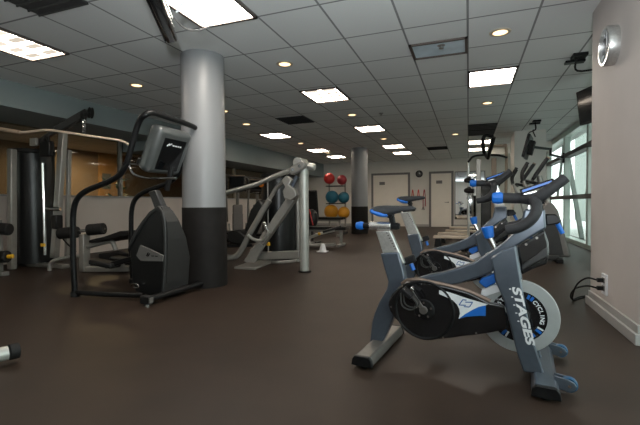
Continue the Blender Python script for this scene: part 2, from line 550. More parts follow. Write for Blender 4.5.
struct(MB().span((-7.4, YB - 0.02, 0), (-4.05, YB, 0.10)).span((-2.3, YB - 0.02, 0), (-1.56, YB, 0.10)).span((-0.56, YB - 0.02, 0), (2.3, YB, 0.10)).build('baseboard_back', M_base))
g = thing('wall_clock', 'small dark round clock on the back wall between two doors', 'clock', (-1.95, YB, 2.2))
MB().lathe([(0.13, 0), (0.15, 0.01), (0.15, 0.04), (0.13, 0.05)], (-1.95, YB, 2.23), (0, -1, 0)).build('case', M_black, g)
MB().lathe([(0.0, 0), (0.115, 0.0), (0.115, 0.004), (0.0, 0.004)], (-1.95, YB - 0.05, 2.23), (0, -1, 0)).build('dial', M_darkgrey, g)
MB().bar((-1.95, YB - 0.057, 2.23), (-1.95, YB - 0.057, 2.31), 0.01, 0.004, (0, 1, 0)).bar((-1.95, YB - 0.057, 2.23), (-1.89, YB - 0.057, 2.23), 0.01, 0.004, (0, 1, 0)).build('hands', M_white, g)
# resistance bands hung on hooks
for k, (x, zb, mt, lab) in enumerate(((-2.22, 0.95, M_red, 'longest red resistance band with handle, leftmost on the back wall'),
                                      (-1.98, 1.12, M_red, 'short red resistance band, middle of those hung on back wall'),
                                      (-1.74, 0.72, M_red2, 'dark red resistance band, rightmost of those hung on back wall'))):
    g = thing('resistance_band', lab, 'exercise band', (x, YB - 0.03, 1.5), group='resistance bands on the back wall')
    MB().cyl((x, YB - 0.06, 1.55), (x, YB, 1.55), 0.012).build('hook', M_steelpaint, g)
    MB().tube([(x - 0.05, YB - 0.04, zb + 0.1), (x - 0.045, YB - 0.05, 1.2), (x, YB - 0.05, 1.57), (x + 0.045, YB - 0.05, 1.2), (x + 0.05, YB - 0.04, zb + 0.14)], 0.017, 8).build('cord', mt, g)
    MB().tube([(x - 0.05, YB - 0.04, zb + 0.1), (x - 0.1, YB - 0.04, zb), (x + 0.0, YB - 0.04, zb), (x - 0.05, YB - 0.04, zb + 0.1)], 0.016, 8, 0).build('handle', M_black, g)

# ------------------------------------------------------------ ceiling fixtures
def tile(i, j, fi=1.0, fj=1.0):
    return OX + i * TX, OY + j * TY, OX + (i + fi) * TX, OY + (j + fj) * TY
def ceiling_light(i, j, fj, material, label, lit=True):
    x0, y0, x1, y1 = tile(i, j, 1, fj)
    cx, cy = (x0 + x1) / 2, (y0 + y1) / 2
    g = thing('ceiling_light', label, 'ceiling light', (cx, cy, CEIL - 0.02), group='square light panels set in the ceiling grid')
    w = 0.030
    MB().span((x0, y0, CEIL - 0.02), (x0 + w, y1, CEIL)).span((x1 - w, y0, CEIL - 0.02), (x1, y1, CEIL)).span((x0, y0, CEIL - 0.02), (x1, y0 + w, CEIL)).span((x0, y1 - w, CEIL - 0.02), (x1, y1, CEIL)).build('frame', M_lampframe, g)
    MB().span((x0 + w, y0 + w, CEIL - 0.006), (x1 - w, y1 - w, CEIL - 0.001)).build('diffuser', material, g)
    return g
ceiling_light(-4, -2, 1.0, M_panel, 'big glaring light panel cut by the top edge, above the near column')
ceiling_light(-8, -2, 1.0, M_louvre, 'lit louvred light panel at far left, beside the soffit')
ceiling_light(-4, 2.1, 1.0, M_louvre, 'nearest lit panel past the near column, over the mid room')
ceiling_light(-1, 0.55, 0.6, M_lensoff, 'unlit bluish light panel near the front, in a dark frame')
ceiling_light(0, 2.1, 1.0, M_panel, 'evenly white lit panel nearest the wall pillar')
ceiling_light(-4, 6.1, 1.0, M_louvre, 'lit panel over the middle of the room, in front of the far column')
ceiling_light(-8, 6.1, 1.0, M_louvre, 'lit panel above the silver lever machine, in the soffit row')
ceiling_light(-8, 10.1, 1.0, M_louvre, 'lit panel in the soffit row, next beyond the one above the lever machine')
ceiling_light(-8, 12.6, 1.0, M_louvre, 'farthest lit panel of the row along the soffit')
ceiling_light(-4, 10.2, 1.0, M_louvre, 'lit panel just right of the top of the far column')
ceiling_light(-4, 12.4, 1.0, M_louvre, 'farthest lit panel of the row over the far column')
ceiling_light(0, 10.3, 1.0, M_louvre, 'lit panel just beyond the slotted grille, right side')
ceiling_light(0, 12.5, 1.0, M_louvre, 'farthest lit panel on the right, over the mirror')
def downlight(i, j, label):
    x, y = OX + i * TX, OY + j * TY
    g = thing('downlight', label, 'downlight', (x, y, CEIL), group='round recessed downlights')
    MB().lathe([(0.075, -0.008), (0.105, -0.008), (0.11, 0.0), (0.075, 0.0)], (x, y, CEIL), seg=28, closed=True).build('trim_ring', M_downtrim, g)
    MB().lathe([(0.001, -0.006), (0.076, -0.003), (0.076, -0.001), (0.001, -0.001)], (x, y, CEIL), seg=28).build('lamp', M_spotglow, g)
for i, j, lab in ((0.51, 0.57, 'biggest round downlight, right of the unlit panel'),
                  (0.52, 4.6, 'round downlight just beyond the evenly white panel on the right'),
                  (-0.5, 8.7, 'small round downlight left of the double slotted grille'),
                  (-3.5, 0.6, 'round downlight just right of the near column top'),
                  (-3.5, 4.6, 'round downlight between the nearest and middle lit panels of the centre row'),
                  (-3.5, 8.7, 'round downlight just in front of the far column top'),
                  (-7.4, 0.6, 'round downlight left of the near column, beyond the louvred panel'),
                  (-7.0, 3.0, 'round downlight half hidden at the right edge of the near column'),
                  (-7.4, 4.6, 'round downlight between the near column and the dark square vent'),
                  (-7.4, 8.5, 'round downlight in the soffit row between two lit panels above the lever machine'),
                  (-7.4, 11.6, 'farthest round downlight in the row along the soffit')):
    downlight(i, j, lab)
def vent(x0, y0, x1, y1, n, label):
    g = thing('ceiling_vent', label, 'vent', ((x0 + x1) / 2, (y0 + y1) / 2, CEIL), group='dark air vents in the ceiling')
    MB().span((x0, y0, CEIL - 0.006), (x1, y1, CEIL - 0.001)).build('backing', M_vent, g)
    f = MB()
    for k in range(n + 1):
        yy = y0 + (y1 - y0) * k / n
        f.box(((x0 + x1) / 2, yy, CEIL - 0.014), (x1 - x0, 0.012, 0.016), Matrix.Rotation(R(30), 3, 'X'))
    f.build('grille', M_darkgrey, g)
x0, y0, x1, y1 = tile(-6, -3, 1, 1); vent(x0, y0, x1, y1, 8, 'large dark grille vent at the top left corner')
x0, y0, x1, y1 = tile(-6, 4.2, 1, 0.8); vent(x0, y0, x1, y1, 8, 'dark square vent in the middle of the left ceiling')
x0, y0, x1, y1 = tile(0, 7.15, 1, 0.9); vent(x0, y0, x1, y1, 4, 'nearer half of the double dark grille on the right')
x0, y0, x1, y1 = tile(0, 8.2, 1, 0.9); vent(x0, y0, x1, y1, 4, 'farther half of the double dark grille on the right')
x0, y0, x1, y1 = tile(-2, 11.5, 1, 0.8); vent(x0, y0, x1, y1, 6, 'small far dark vent between the far column and the right lit panels')
for i, j, lab in ((-0.45, 0.73, 'small grey sprinkler beside the unlit panel'), (-2.58, 4.7, 'small grey sprinkler in the mid ceiling near the centre row')):
    x, y = OX + i * TX, OY + j * TY
    g = thing('sprinkler', lab, 'sprinkler', (x, y, CEIL - 0.04), group='ceiling sprinklers')
    MB().lathe([(0.045, 0), (0.045, -0.008), (0.02, -0.015)], (x, y, CEIL), seg=20).build('escutcheon', M_steelpaint, g)
    MB().lathe([(0.012, -0.012), (0.012, -0.035), (0.028, -0.036), (0.028, -0.04)], (x, y, CEIL), seg=16).build('head', M_steelpaint, g)

# ------------------------------------------------------------ things on the pillar
g = thing('wall_clock', 'round silver rimmed clock with dark face, high on the right pillar', 'clock', (1.10, 3.92, 2.13))
cc = (1.12, 3.92, 2.28)
MB().lathe([(0.135, 0.0), (0.155, 0.0), (0.158, 0.06), (0.150, 0.078), (0.136, 0.078), (0.132, 0.06)], cc, (-1, 0, 0), 48, True).build('rim', M_silver, g)
MB().lathe([(0.001, 0.0), (0.136, 0.0), (0.136, 0.05), (0.001, 0.05)], cc, (-1, 0, 0), 48).build('dial', M_gloss, g)
MB().bar((1.065, 3.92, 2.28), (1.065, 3.92, 2.38), 0.012, 0.004, (1, 0, 0)).bar((1.065, 3.92, 2.28), (1.065, 3.85, 2.25), 0.012, 0.004, (1, 0, 0)).build('hands', M_white, g)
mk = MB()
for k in range(12):
    a = k * math.pi / 6
    mk.box((1.066, 3.92 + 0.115 * math.sin(a), 2.28 + 0.115 * math.cos(a)), (0.006, 0.012, 0.03), Matrix.Rotation(-a, 3, 'X'))
mk.build('hour_marks', M_white, g)
g = thing('wall_outlet', 'white wall outlet with two black cords, low on the right pillar', 'outlet', (1.10, 4.10, 0.20))
MB().span((1.105, 4.03, 0.19), (1.12, 4.16, 0.37)).build('cover_plate', M_white, g, bevel=0.004)
sk = MB()
for z in (0.245, 0.315):
    sk.span((1.101, 4.065, z - 0.022), (1.106, 4.125, z + 0.022))
sk.build('socket', M_grey, g)
for k, (z, lab) in enumerate(((0.315, 'black power cord from the upper socket of the pillar outlet'), (0.245, 'black power cord from the lower socket of the pillar outlet'))):
    g = thing('power_cord', lab, 'cord', (1.0, 4.4, 0.0), group='power cords on the pillar')
    MB().span((1.055, 4.075, z - 0.018), (1.101, 4.115, z + 0.018)).build('plug', M_black, g, bevel=0.006)
    MB().tube([(1.057, 4.095, z), (0.99, 4.14, z + 0.005), (0.95, 4.30 + 0.06 * k, z * 0.72), (0.95, 4.46 + 0.07 * k, 0.08), (1.0, 4.62 + 0.05 * k, 0.010), (1.14, 4.80 + 0.06 * k, 0.010), (1.5, 5.0 + 0.1 * k, 0.010)], 0.0075, 8).build('cable', M_rubber, g)

# televisions and their hangers
g = thing('television', 'dark television on bracket between the pillar and the window wall', 'television', (1.75, 5.6, 1.9))
A_, B_ = Vector([(1.557,6.934,2.384)][0]), Vector([(1.771,6.32,2.402)][0])
B_.z = A_.z
e = (B_ - A_).normalized()
nr = Vector((0, 0, 1)).cross(e).normalized()
if nr.x > 0:
    nr = -nr
up = (Vector((0, 0, 1)) + nr * -0.12).normalized()
nr = (nr + Vector((0, 0, -0.12))).normalized()
rT = Matrix((e, nr, nr.cross(e))).transposed()
cT = (A_ + B_) / 2
MB().box(cT, ((B_ - A_).length, 0.07, 0.50), rT).build('case', M_black, g, bevel=0.008)
MB().box(cT + nr * 0.036, ((B_ - A_).length - 0.05, 0.006, 0.45), rT).build('screen', M_screen, g)
MB().bar(cT - nr * 0.03, (2.34, cT.y + 0.5, cT.z), 0.05, 0.05).box((2.35, cT.y + 0.5, cT.z), (0.03, 0.2, 0.25)).build('wall_bracket', M_black, g)
def hanger(x, y, label, ends):
    g = thing('cable_drop', label, 'cable', (x, y, CEIL - 0.3), group='cable drops at the ceiling')
    MB().box((x, y, CEIL - 0.02), (0.16, 0.16, 0.04)).box((x - 0.02, y + 0.14, CEIL - 0.045), (0.22, 0.10, 0.03)).build('ceiling_box', M_black, g, bevel=0.006)
    c = MB()
    for e in ends:
        e = Vector(e)
        c.tube([(x - 0.03, y, CEIL - 0.04), (x - 0.02, y, CEIL - 0.2), (e.x - 0.05, e.y, e.z + 0.15), e], 0.012, 8)
    c.build('cord', M_rubber, g)
hanger(1.28, 5.75, 'black cable drop at the ceiling beside the pillar', ((1.66, 5.9, 2.50),))
hanger(1.42, 10.0, 'black cable drop above the small arm mounted television', ((1.44, 10.32, 2.50), (1.36, 10.35, 2.45)))
g = thing('television', 'small flat television on a jointed arm in front of the square pier', 'television', (1.30, 10.3, 2.0))
rT = Matrix.Rotation(R(-12), 3, 'Z') @ Matrix.Rotation(R(14), 3, 'Y')
MB().box((1.28, 10.3, 2.27), (0.06, 0.80, 0.52), rT).build('case', M_black, g, bevel=0.008)
MB().box(Vector((1.28, 10.3, 2.27)) + rT @ Vector((-0.033, 0, 0)), (0.005, 0.74, 0.47), rT).build('screen', M_screen, g)
MB().box((1.35, 10.3, 2.25), (0.12, 0.25, 0.32), rT).build('mount', M_rubber, g, bevel=0.01)
MB().bar((1.38, 10.3, 2.27), (1.86, 11.0, 2.28), 0.05, 0.05).bar((1.86, 11.0, 2.31), (1.86, 11.0, 2.12), 0.05, 0.05).bar((1.86, 11.0, 2.15), (2.36, 12.1, 2.16), 0.05, 0.05).box((2.345, 12.1, 2.16), (0.04, 0.16, 0.26)).build('arm', M_black, g)

g = thing('television', 'ceiling hung television tilted over the near column, at the top left', 'television', (-1.8, 1.95, 2.15))
a, b = Vector([(-2.032,2.39,2.161)][0]), Vector([(-1.624,1.741,2.144)][0])
b.z = a.z
b = a + (b - a).normalized() * 0.95
e = (b - a).normalized()
view = ((a + b) / 2 - Vector((0, 0, 1))).normalized()
up = (view - e * view.dot(e)).normalized()
up = (up + Vector((0, 0, 0.20))).normalized()
nr = e.cross(up).normalized()
if nr.x < 0:
    nr = -nr
rot = Matrix((e, nr, up)).transposed()
cT = (a + b) / 2 + up * 0.28
MB().box(cT, ((b - a).length, 0.09, 0.52), rot).build('case', M_gloss, g, bevel=0.03, seg=3)
MB().box(cT - nr * 0.046, ((b - a).length - 0.06, 0.006, 0.50), rot).build('screen', M_screen, g)
MB().box(cT + nr * 0.047 - up * 0.1, ((b - a).length * 0.8, 0.02, 0.06), rot).build('trim_strip', M_chrome, g, bevel=0.006)
p = cT + nr * 0.05
MB().bar(p, (p.x + 0.02, p.y, CEIL), 0.05, 0.05).box((p.x + 0.02, p.y, CEIL - 0.02), (0.22, 0.22, 0.04)).build('ceiling_bracket', M_darkgrey, g)
g = thing('cable_loop', 'loose white cables looping from the ceiling beside the tilted television', 'cable', (-1.6, 2.2, 2.6))
for q in ([(-1.878,2.234,2.32),(-1.814,2.258,2.347),(-1.738,2.286,2.265),(-1.687,2.305,2.244)], [(-1.865,2.239,2.347),(-1.787,2.268,2.428),(-1.69,2.304,2.495)], ):
    MB().tube([Vector(x) for x in q], 0.007, 8).build('cable', M_white, g)
MB().tube([Vector(x) for x in [(-1.926,2.269,2.303),(-1.849,2.298,2.226),(-1.757,2.332,2.218),(-1.678,2.362,2.246)]], 0.006, 8).build('cable', M_grey, g)

# ------------------------------------------------------------ indoor cycling bikes (local frame: u forward, v away, z up)
def sh(pts, du, dz):
    return [(p[0] + du, p[1] + dz) for p in pts]
def at(pts, v):
    return [(a, v, b) for a, b in pts]
def make_bike(label, loc, seat_up, bar_up, rear_only=False):
    g = thing('spin_bike', label, 'exercise bike', loc, -0.1159, 'indoor cycling bikes')
    sd = (-0.45 * seat_up, seat_up)
    bd = (-0.35 * bar_up, bar_up)
    K = dict(parent=g, local=True)
    # frame: seat tube and rear leg, swept main beam and head
    f = MB()
    f.prism([(0.009,0.666),(0.137,0.679),(0.163,0.585),(0.183,0.48),(0.196,0.429),(0.156,0.358),(0.115,0.28),(0.081,0.195),(0.052,0.123),(0.017,0.057),(-0.068,0.043),(-0.049,0.199),(-0.032,0.256),(0.001,0.335),(0.053,0.425),(0.064,0.477),(0.036,0.57)], -0.036, 0.036)
    f.prism([(0.163,0.499),(0.236,0.508),(0.332,0.544),(0.401,0.562),(0.471,0.586),(0.539,0.613),(0.602,0.641),(0.687,0.706),(0.757,0.763),(0.815,0.824),(0.847,0.863),(0.867,0.961),(0.972,0.961),(0.978,0.854),(0.908,0.806),(0.832,0.751),(0.773,0.666),(0.696,0.584),(0.628,0.551),(0.516,0.505),(0.425,0.479),(0.3,0.445),(0.163,0.419)], -0.042, 0.042)
    f.build('frame', M_frame, bevel=0.012, seg=3, **K)
    # fork legs, one each side of the flywheel
    fork = [(0.699,0.685),(0.762,0.732),(0.825,0.763),(0.837,0.685),(0.854,0.569),(0.879,0.411),(0.923,0.217),(0.971,0.058),(0.865,0.063),(0.835,0.158),(0.768,0.449),(0.727,0.542)]
    MB().prism(fork, -0.135, -0.095).build('fork_leg', M_frame, bevel=0.010, seg=3, **K)
    MB().prism(fork, 0.095, 0.135).build('fork_leg', M_frame, bevel=0.010, seg=3, **K)
    MB().prism([(0.698,0.668),(0.821,0.745),(0.832,0.675),(0.741,0.611)], -0.1, 0.1).build('fork_crown', M_frame, bevel=0.008, **K)
    # lettering down the near fork leg
    q = [(0.809,0.53),(0.885,0.212),(0.849,0.539)]
    d0 = Vector((q[1][0] - q[0][0], 0, q[1][1] - q[0][1]))
    up = Vector((q[2][0] - q[0][0], 0, q[2][1] - q[0][1]))
    t = text_part('lettering', 'STAGES', 0.057, (q[0][0], -0.1365, q[0][1]), d0, (-d0.z, 0, d0.x), M_white, g, 0.0012, 0.2, 0.0022)
    w = max(v.co.dot(d0.normalized()) for v in t.data.vertices) - min(v.co.dot(d0.normalized()) for v in t.data.vertices)
    dn = d0.normalized(); s = d0.length / w
    o0 = Vector((q[0][0], -0.1365, q[0][1]))
    for v in t.data.vertices:
        r = v.co - o0
        v.co = o0 + r + dn * r.dot(dn) * (s - 1)
    for k in range(5):
        dots = MB()
        c = o0 + dn * (0.01 + k * 0.045) + Vector((dn.z, 0, -dn.x)) * 0.012
        dots.box(c, (0.010, 0.0015, 0.006))
        dots.build('small_mark', M_white, **K)
    # stabilisers with end caps, levelling feet and transport wheels
    for nm, uu, zz, v_lo, v_hi in (('stabilizer', 0.0, 0.075, -0.335, 0.335), ('stabilizer', 0.968, 0.075, -0.30, 0.36)):
        st = MB().prism([(uu - 0.066, 0.022), (uu + 0.066, 0.022), (uu + 0.060, zz - 0.02), (uu + 0.045, zz), (uu - 0.045, zz), (uu - 0.060, zz - 0.02)], v_lo, v_hi)
        so = st.build(nm, M_footbar if uu < 0.5 else M_frame, bevel=0.006, **K)
        for sg in (-1, 1):
            MB().prism([(uu - 0.068, 0.018), (uu + 0.068, 0.018), (uu + 0.062, zz - 0.018), (uu + 0.046, zz + 0.003), (uu - 0.046, zz + 0.003), (uu - 0.062, zz - 0.018)], v_lo if sg < 0 else v_hi, (v_lo if sg < 0 else v_hi) + sg * 0.025).build('end_cap', M_black, so, 0.005, True)
            MB().lathe([(0.026, 0.0), (0.026, 0.010), (0.010, 0.012), (0.010, 0.03)], (uu, (v_lo if sg < 0 else v_hi) - sg * 0.03, 0.0), seg=18).build('levelling_foot', M_rubber, so, 0, True)
    for sg in (-1, 1):
        v = -0.17 if sg < 0 else 0.36
        b = MB().prism([(1.01, 0.03), (1.01, 0.095), (1.07, 0.085), (1.10, 0.072), (1.112, 0.052), (1.10, 0.030), (1.075, 0.020)], v - 0.028, v - 0.018)
        b.prism([(1.01, 0.03), (1.01, 0.095), (1.07, 0.085), (1.10, 0.072), (1.112, 0.052), (1.10, 0.030), (1.075, 0.020)], v + 0.018, v + 0.028)
        wo = b.build('wheel_bracket', M_frame, bevel=0.003, **K)
        MB().lathe([(0.001, -0.017), (0.035, -0.017), (0.040, -0.010), (0.040, 0.010), (0.035, 0.017), (0.001, 0.017)], (1.078, v, 0.052), (0, 1, 0), 28).build('transport_wheel', M_wheelblue, wo, 0, True)
        MB().cyl((1.078, v - 0.032, 0.052), (1.078, v + 0.032, 0.052), 0.008).build('axle', M_chrome, wo, 0, True)
    # flywheel
    wc = [(0.84,0.338)][0]
    wt = [(0.848,0.558),(0.849,0.12)]
    RW = (wt[0][1] - wt[1][1]) / 2 * 0.965
    c = (wc[0], 0, (wt[0][1] + wt[1][1]) / 2)
    fw = MB().lathe([(RW * 0.70, -0.016), (RW * 0.985, -0.016), (RW, -0.010), (RW, 0.010), (RW * 0.985, 0.016), (RW * 0.70, 0.016)], c, (0, 1, 0), 72, True).build('flywheel', M_wheel, **K)
    MB().lathe([(0.03, -0.012), (RW * 0.705, -0.014), (RW * 0.705, 0.014), (0.03, 0.012)], c, (0, 1, 0), 64, True).build('web', M_gloss, fw, 0, True)
    MB().cyl((c[0], -0.095, c[2]), (c[0], 0.095, c[2]), 0.030).lathe([(0.055, -0.03), (0.06, -0.016), (0.06, 0.016), (0.055, 0.03)], c, (0, 1, 0), 28).build('hub', M_darkgrey, fw, 0, True)
    def ring_marks(name, a0, a1, n, rr, hh, ww, material):
        m = MB()
        for k in range(n):
            a = R(a0 + (a1 - a0) * k / max(1, n - 1))
            m.box((c[0] + RW * rr * math.cos(a), -0.0155, c[2] + RW * rr * math.sin(a)), (hh, 0.002, ww), Matrix.Rotation(-a, 3, 'Y'))
        m.build(name, material, fw, 0, True)
    ring_marks('blue_marks', -36, -36, 1, 0.60, 0.034, 0.016, M_blue)
    ring_marks('blue_marks', -126, -126, 1, 0.60, 0.034, 0.016, M_blue)
    ring_marks('white_marks', -28, -28, 1, 0.60, 0.034, 0.010, M_white)
    ring_marks('white_marks', -118, -118, 1, 0.60, 0.034, 0.010, M_white)
    ring_marks('blue_marks', 57, 66, 2, 0.60, 0.026, 0.014, M_blue)
    ring_marks('blue_marks', -52, -58, 2, 0.60, 0.022, 0.012, M_blue)
    ring_marks('blue_marks', -142, -150, 2, 0.60, 0.022, 0.012, M_blue)
    def ring_text(body, a0, step, material):
        for k, ch in enumerate(body):
            a = R(a0 - step * k)
            rad = Vector((math.cos(a), 0, math.sin(a)))
            tn = Vector((math.sin(a), 0, -math.cos(a)))
            oo = Vector((c[0], -0.0155, c[2])) + rad * RW * 0.53
            text_part('wheel_lettering', ch, 0.030, oo, tn, rad, material, fw, 0.0006, 0, 0.0008, 'CENTER')
    ring_text('STAGES', 146, 10.5, M_white)
    ring_text('CYCLING', 46, 9.5, M_white)
    # drive guard with its bronze edge, decal, chainring
    outline = [(0.082,0.338),(0.088,0.371),(0.108,0.412),(0.135,0.441),(0.168,0.476),(0.207,0.502),(0.276,0.511),(0.327,0.51),(0.375,0.5),(0.482,0.485),(0.572,0.467),(0.639,0.441),(0.693,0.417),(0.773,0.408),(0.788,0.341),(0.788,0.273),(0.746,0.261),(0.694,0.242),(0.618,0.219),(0.545,0.201),(0.482,0.181),(0.428,0.167),(0.375,0.155),(0.33,0.152),(0.263,0.161),(0.197,0.196),(0.128,0.254),(0.095,0.3)]
    gd = MB().prism(outline, -0.092, -0.046).build('drive_guard', M_gloss, bevel=0.010, seg=3, **K)
    MB().tube(at([(0.168,0.479),(0.207,0.506),(0.276,0.516),(0.375,0.505),(0.482,0.49),(0.572,0.471),(0.639,0.447),(0.693,0.423)], -0.070), 0.012, 8, 4).build('edge_strip', M_bronze, gd, 0, True)
    MB().lathe([(0.17, -0.002), (0.178, -0.006), (0.186, -0.002), (0.178, 0.004)], ([(0.314,0.332)][0][0], -0.092, [(0.314,0.332)][0][1]), (0, 1, 0), 48, True).build('rim_groove', M_black, gd, 0, True)
    MB().prism([(0.406,0.465),(0.459,0.46),(0.573,0.431),(0.682,0.409),(0.67,0.401),(0.634,0.39),(0.596,0.366),(0.557,0.337),(0.52,0.303),(0.528,0.336),(0.524,0.363),(0.511,0.389),(0.485,0.414),(0.447,0.428),(0.406,0.442)], -0.0945, -0.0925).build('decal', M_white, gd, 0, True)
    MB().prism([(0.672,0.402),(0.67,0.339),(0.639,0.337),(0.612,0.332),(0.562,0.321),(0.52,0.303),(0.557,0.337),(0.596,0.366),(0.634,0.39)], -0.0945, -0.0925).build('blue_decal', M_blue, gd, 0, True)
    em = MB()
    for stroke in ([(0.565,0.421),(0.544,0.422),(0.523,0.388),(0.561,0.39)], [(0.558,0.409),(0.599,0.412),(0.581,0.382),(0.55,0.381)]):
        for p, q2 in zip(stroke[:-1], stroke[1:]):
            em.bar((p[0], -0.0952, p[1]), (q2[0], -0.0952, q2[1]), 0.002, 0.0055, (0, 0.02, 1))
    em.build('emblem', M_bluetext, gd, 0, True)
    bl = MB()
    for p in [(0.103,0.328),(0.168,0.216),(0.258,0.161),(0.43,0.177),(0.618,0.231),(0.175,0.468)]:
        bl.lathe([(0.001, -0.003), (0.006, -0.003), (0.007, 0.0), (0.001, 0.0)], (p[0], -0.092, p[1]), (0, 1, 0), 12)
    bl.build('guard_bolts', M_chrome, gd, 0, True)
    cc = [(0.315,0.336)][0]
    cr = MB().lathe([(0.001, -0.010), (0.058, -0.010), (0.064, -0.004), (0.064, 0.0), (0.001, 0.0)], (cc[0], -0.093, cc[1]), (0, 1, 0), 36).build('chainring', M_black, **K)
    bl = MB()
    for k in range(5):
        a = R(18 + 72 * k)
        bl.lathe([(0.001, -0.006), (0.007, -0.006), (0.008, 0.0), (0.001, 0.0)], (cc[0] + 0.046 * math.cos(a), -0.103, cc[1] + 0.046 * math.sin(a)), (0, 1, 0), 12)
    bl.build('ring_bolts', M_chrome, cr, 0, True)
    # cranks and caged pedals
    pd = [(0.233,0.45)][0]
    dv = (pd[0] - cc[0], pd[1] - cc[1])
    for sg in (-1, 1):
        v0 = -0.112 if sg < 0 else 0.075
        e = (cc[0] - sg * dv[0], v0, cc[1] - sg * dv[1])
        cr = MB().bar((cc[0], v0, cc[1]), e, 0.018, 0.026).lathe([(0.024, -0.012), (0.024, 0.012)], (cc[0], v0, cc[1]), (0, 1, 0), 20).build('crank', M_footbar, bevel=0.003, **K)
        w = v0 + sg * 0.065
        px, pz = e[0], e[2]
        body = MB().box((px, w, pz), (0.075, 0.085, 0.024), Matrix.Rotation(R(38), 3, 'Y')).cyl((px, v0, pz), (px, w, pz), 0.008).build('pedal', M_black, bevel=0.004, **K)
        ct = MB()
        for dy in (-0.03, 0.03):
            ct.tube([(px + 0.03, w + dy, pz - 0.012), (px + 0.065, w + dy, pz - 0.06), (px + 0.03, w + dy, pz - 0.095), (px - 0.025, w + dy, pz - 0.075), (px - 0.035, w + dy, pz + 0.0)], 0.0045, 6, 4)
        ct.build('toe_cage', M_darkgrey, body, 0, True)
        MB().box((px + 0.03, w, pz + 0.028), (0.022, 0.05, 0.02), Matrix.Rotation(R(38), 3, 'Y')).box((px - 0.02, w, pz + 0.02), (0.02, 0.05, 0.012)).build('cleat_clip', M_chrome, body, 0.003, True)
    # seat post, fore and aft slider, saddle
    post = [(-0.026,0.811),(0.076,0.817),(0.143,0.673),(0.019,0.664)]
    MB().prism([(post[0][0] + sd[0], post[0][1] + sd[1]), (post[1][0] + sd[0], post[1][1] + sd[1]), (post[2][0] + 0.03, post[2][1] - 0.07), (post[3][0] + 0.03, post[3][1] - 0.07)], -0.022, 0.022).build('seat_post', M_silver, bevel=0.006, **K)
    mk = MB()
    a0, a1 = [(0.054,0.802),(0.111,0.698)]
    for k in range(7):
        t = k / 6
        mk.box((a0[0] + (a1[0] - a0[0]) * t + sd[0] * (1 - t * 0.3), -0.0225, a0[1] + (a1[1] - a0[1]) * t + sd[1]), (0.011, 0.002, 0.007))
    mk.build('height_marks', M_grey, **K)
    x0, x1 = [(-0.128,0.844),(0.134,0.849)]
    zz = (x0[1] + x1[1]) / 2 + sd[1]
    xs = [p[0] + sd[0] for p in [(-0.072,0.845),(0.078,0.848)]]
    sl = MB().cyl((xs[0], 0, zz), (xs[1], 0, zz), 0.029, 28).build('seat_slider', M_polish, bevel=0.003, **K)
    MB().cyl((x0[0] + sd[0], 0, zz), (x1[0] + sd[0], 0, zz), 0.020, 20).lathe([(0.024, 0), (0.024, 0.045)], (xs[1], 0, zz), (1, 0, 0), 20).build('slider_core', M_black, sl, 0, True)
    MB().lathe([(0.018, 0), (0.027, 0.006), (0.030, 0.028), (0.023, 0.056), (0.001, 0.058)], (x0[0] + sd[0] + 0.012, 0, zz), (-1, 0, 0), 10).build('slider_knob', M_blue, sl, 0.003, True, seg=1)
    MB().bar((xs[1] + 0.012, 0, zz + 0.01), (xs[1] - 0.002, 0, zz + 0.085), 0.035, 0.030).cyl((xs[1] - 0.006, -0.035, zz + 0.075), (xs[1] - 0.006, 0.035, zz + 0.075), 0.020).cyl((xs[1] - 0.05, -0.022, zz + 0.115), (xs[1] + 0.06, -0.022, zz + 0.10), 0.005).build('saddle_clamp', M_black, bevel=0.004, **K)
    prof = sh([(-0.053,0.961),(-0.022,0.982),(0.034,0.986),(0.104,0.984),(0.171,0.985),(0.234,0.979),(0.245,0.961),(0.216,0.947),(0.164,0.94),(0.11,0.931),(0.076,0.919),(0.048,0.908),(-0.001,0.914),(-0.04,0.934)], *sd)
    us = [p[0] for p in prof]
    u0, u1 = min(us), max(us)
    # saddle: stations across its length, wide at the back, narrow at the nose
    N = 14
    def zrange(u):
        zs = []
        n = len(prof)
        for i in range(n):
            a, b = prof[i], prof[(i + 1) % n]
            if (a[0] - u) * (b[0] - u) <= 0 and abs(a[0] - b[0]) > 1e-6:
                zs.append(a[1] + (b[1] - a[1]) * (u - a[0]) / (b[0] - a[0]))
        return min(zs), max(zs)
    def saddle(lo_t, hi_t, scale_w, zlo, zhi):
        m = MB()
        rings = []
        for i in range(N + 1):
            t = lo_t + (hi_t - lo_t) * i / N
            u = u0 + (u1 - u0) * min(max(t, 0.006), 0.994)
            a, b = zrange(u)
            a, b = a + (b - a) * zlo, a + (b - a) * (zhi(t) if callable(zhi) else zhi)
            wd = (0.085 * (1 - t) ** 1.6 + 0.024) * min(1, (t * 9) ** 0.5 + 0.25) * scale_w
            if t > 0.93:
                wd *= 0.75
            ring = []
            for k in range(16):
                an = 2 * math.pi * k / 16
                cx_, sx_ = math.cos(an), math.sin(an)
                ring.append(m.bm.verts.new((u, wd * math.copysign(abs(cx_) ** 0.7, cx_), (a + b) / 2 + (b - a) / 2 * math.copysign(abs(sx_) ** 0.7, sx_))))
            rings.append(ring)
        for i in range(N):
            for k in range(16):
                m.face([rings[i][k], rings[i][(k + 1) % 16], rings[i + 1][(k + 1) % 16], rings[i + 1][k]])
        m.face(rings[0][::-1]); m.face(rings[-1])
        return m
    sa = saddle(0, 1, 1, 0, 1).build('saddle', M_grip, angle=60, **K)
    saddle(0, 0.40, 1.035, -0.04, lambda t: max(0.06, 1.0 - 1.9 * t)).build('saddle_tail', M_blue, sa, 0, True, angle=60)
    # post clamp levers
    a, b = [(0.134,0.592),(0.202,0.636)]
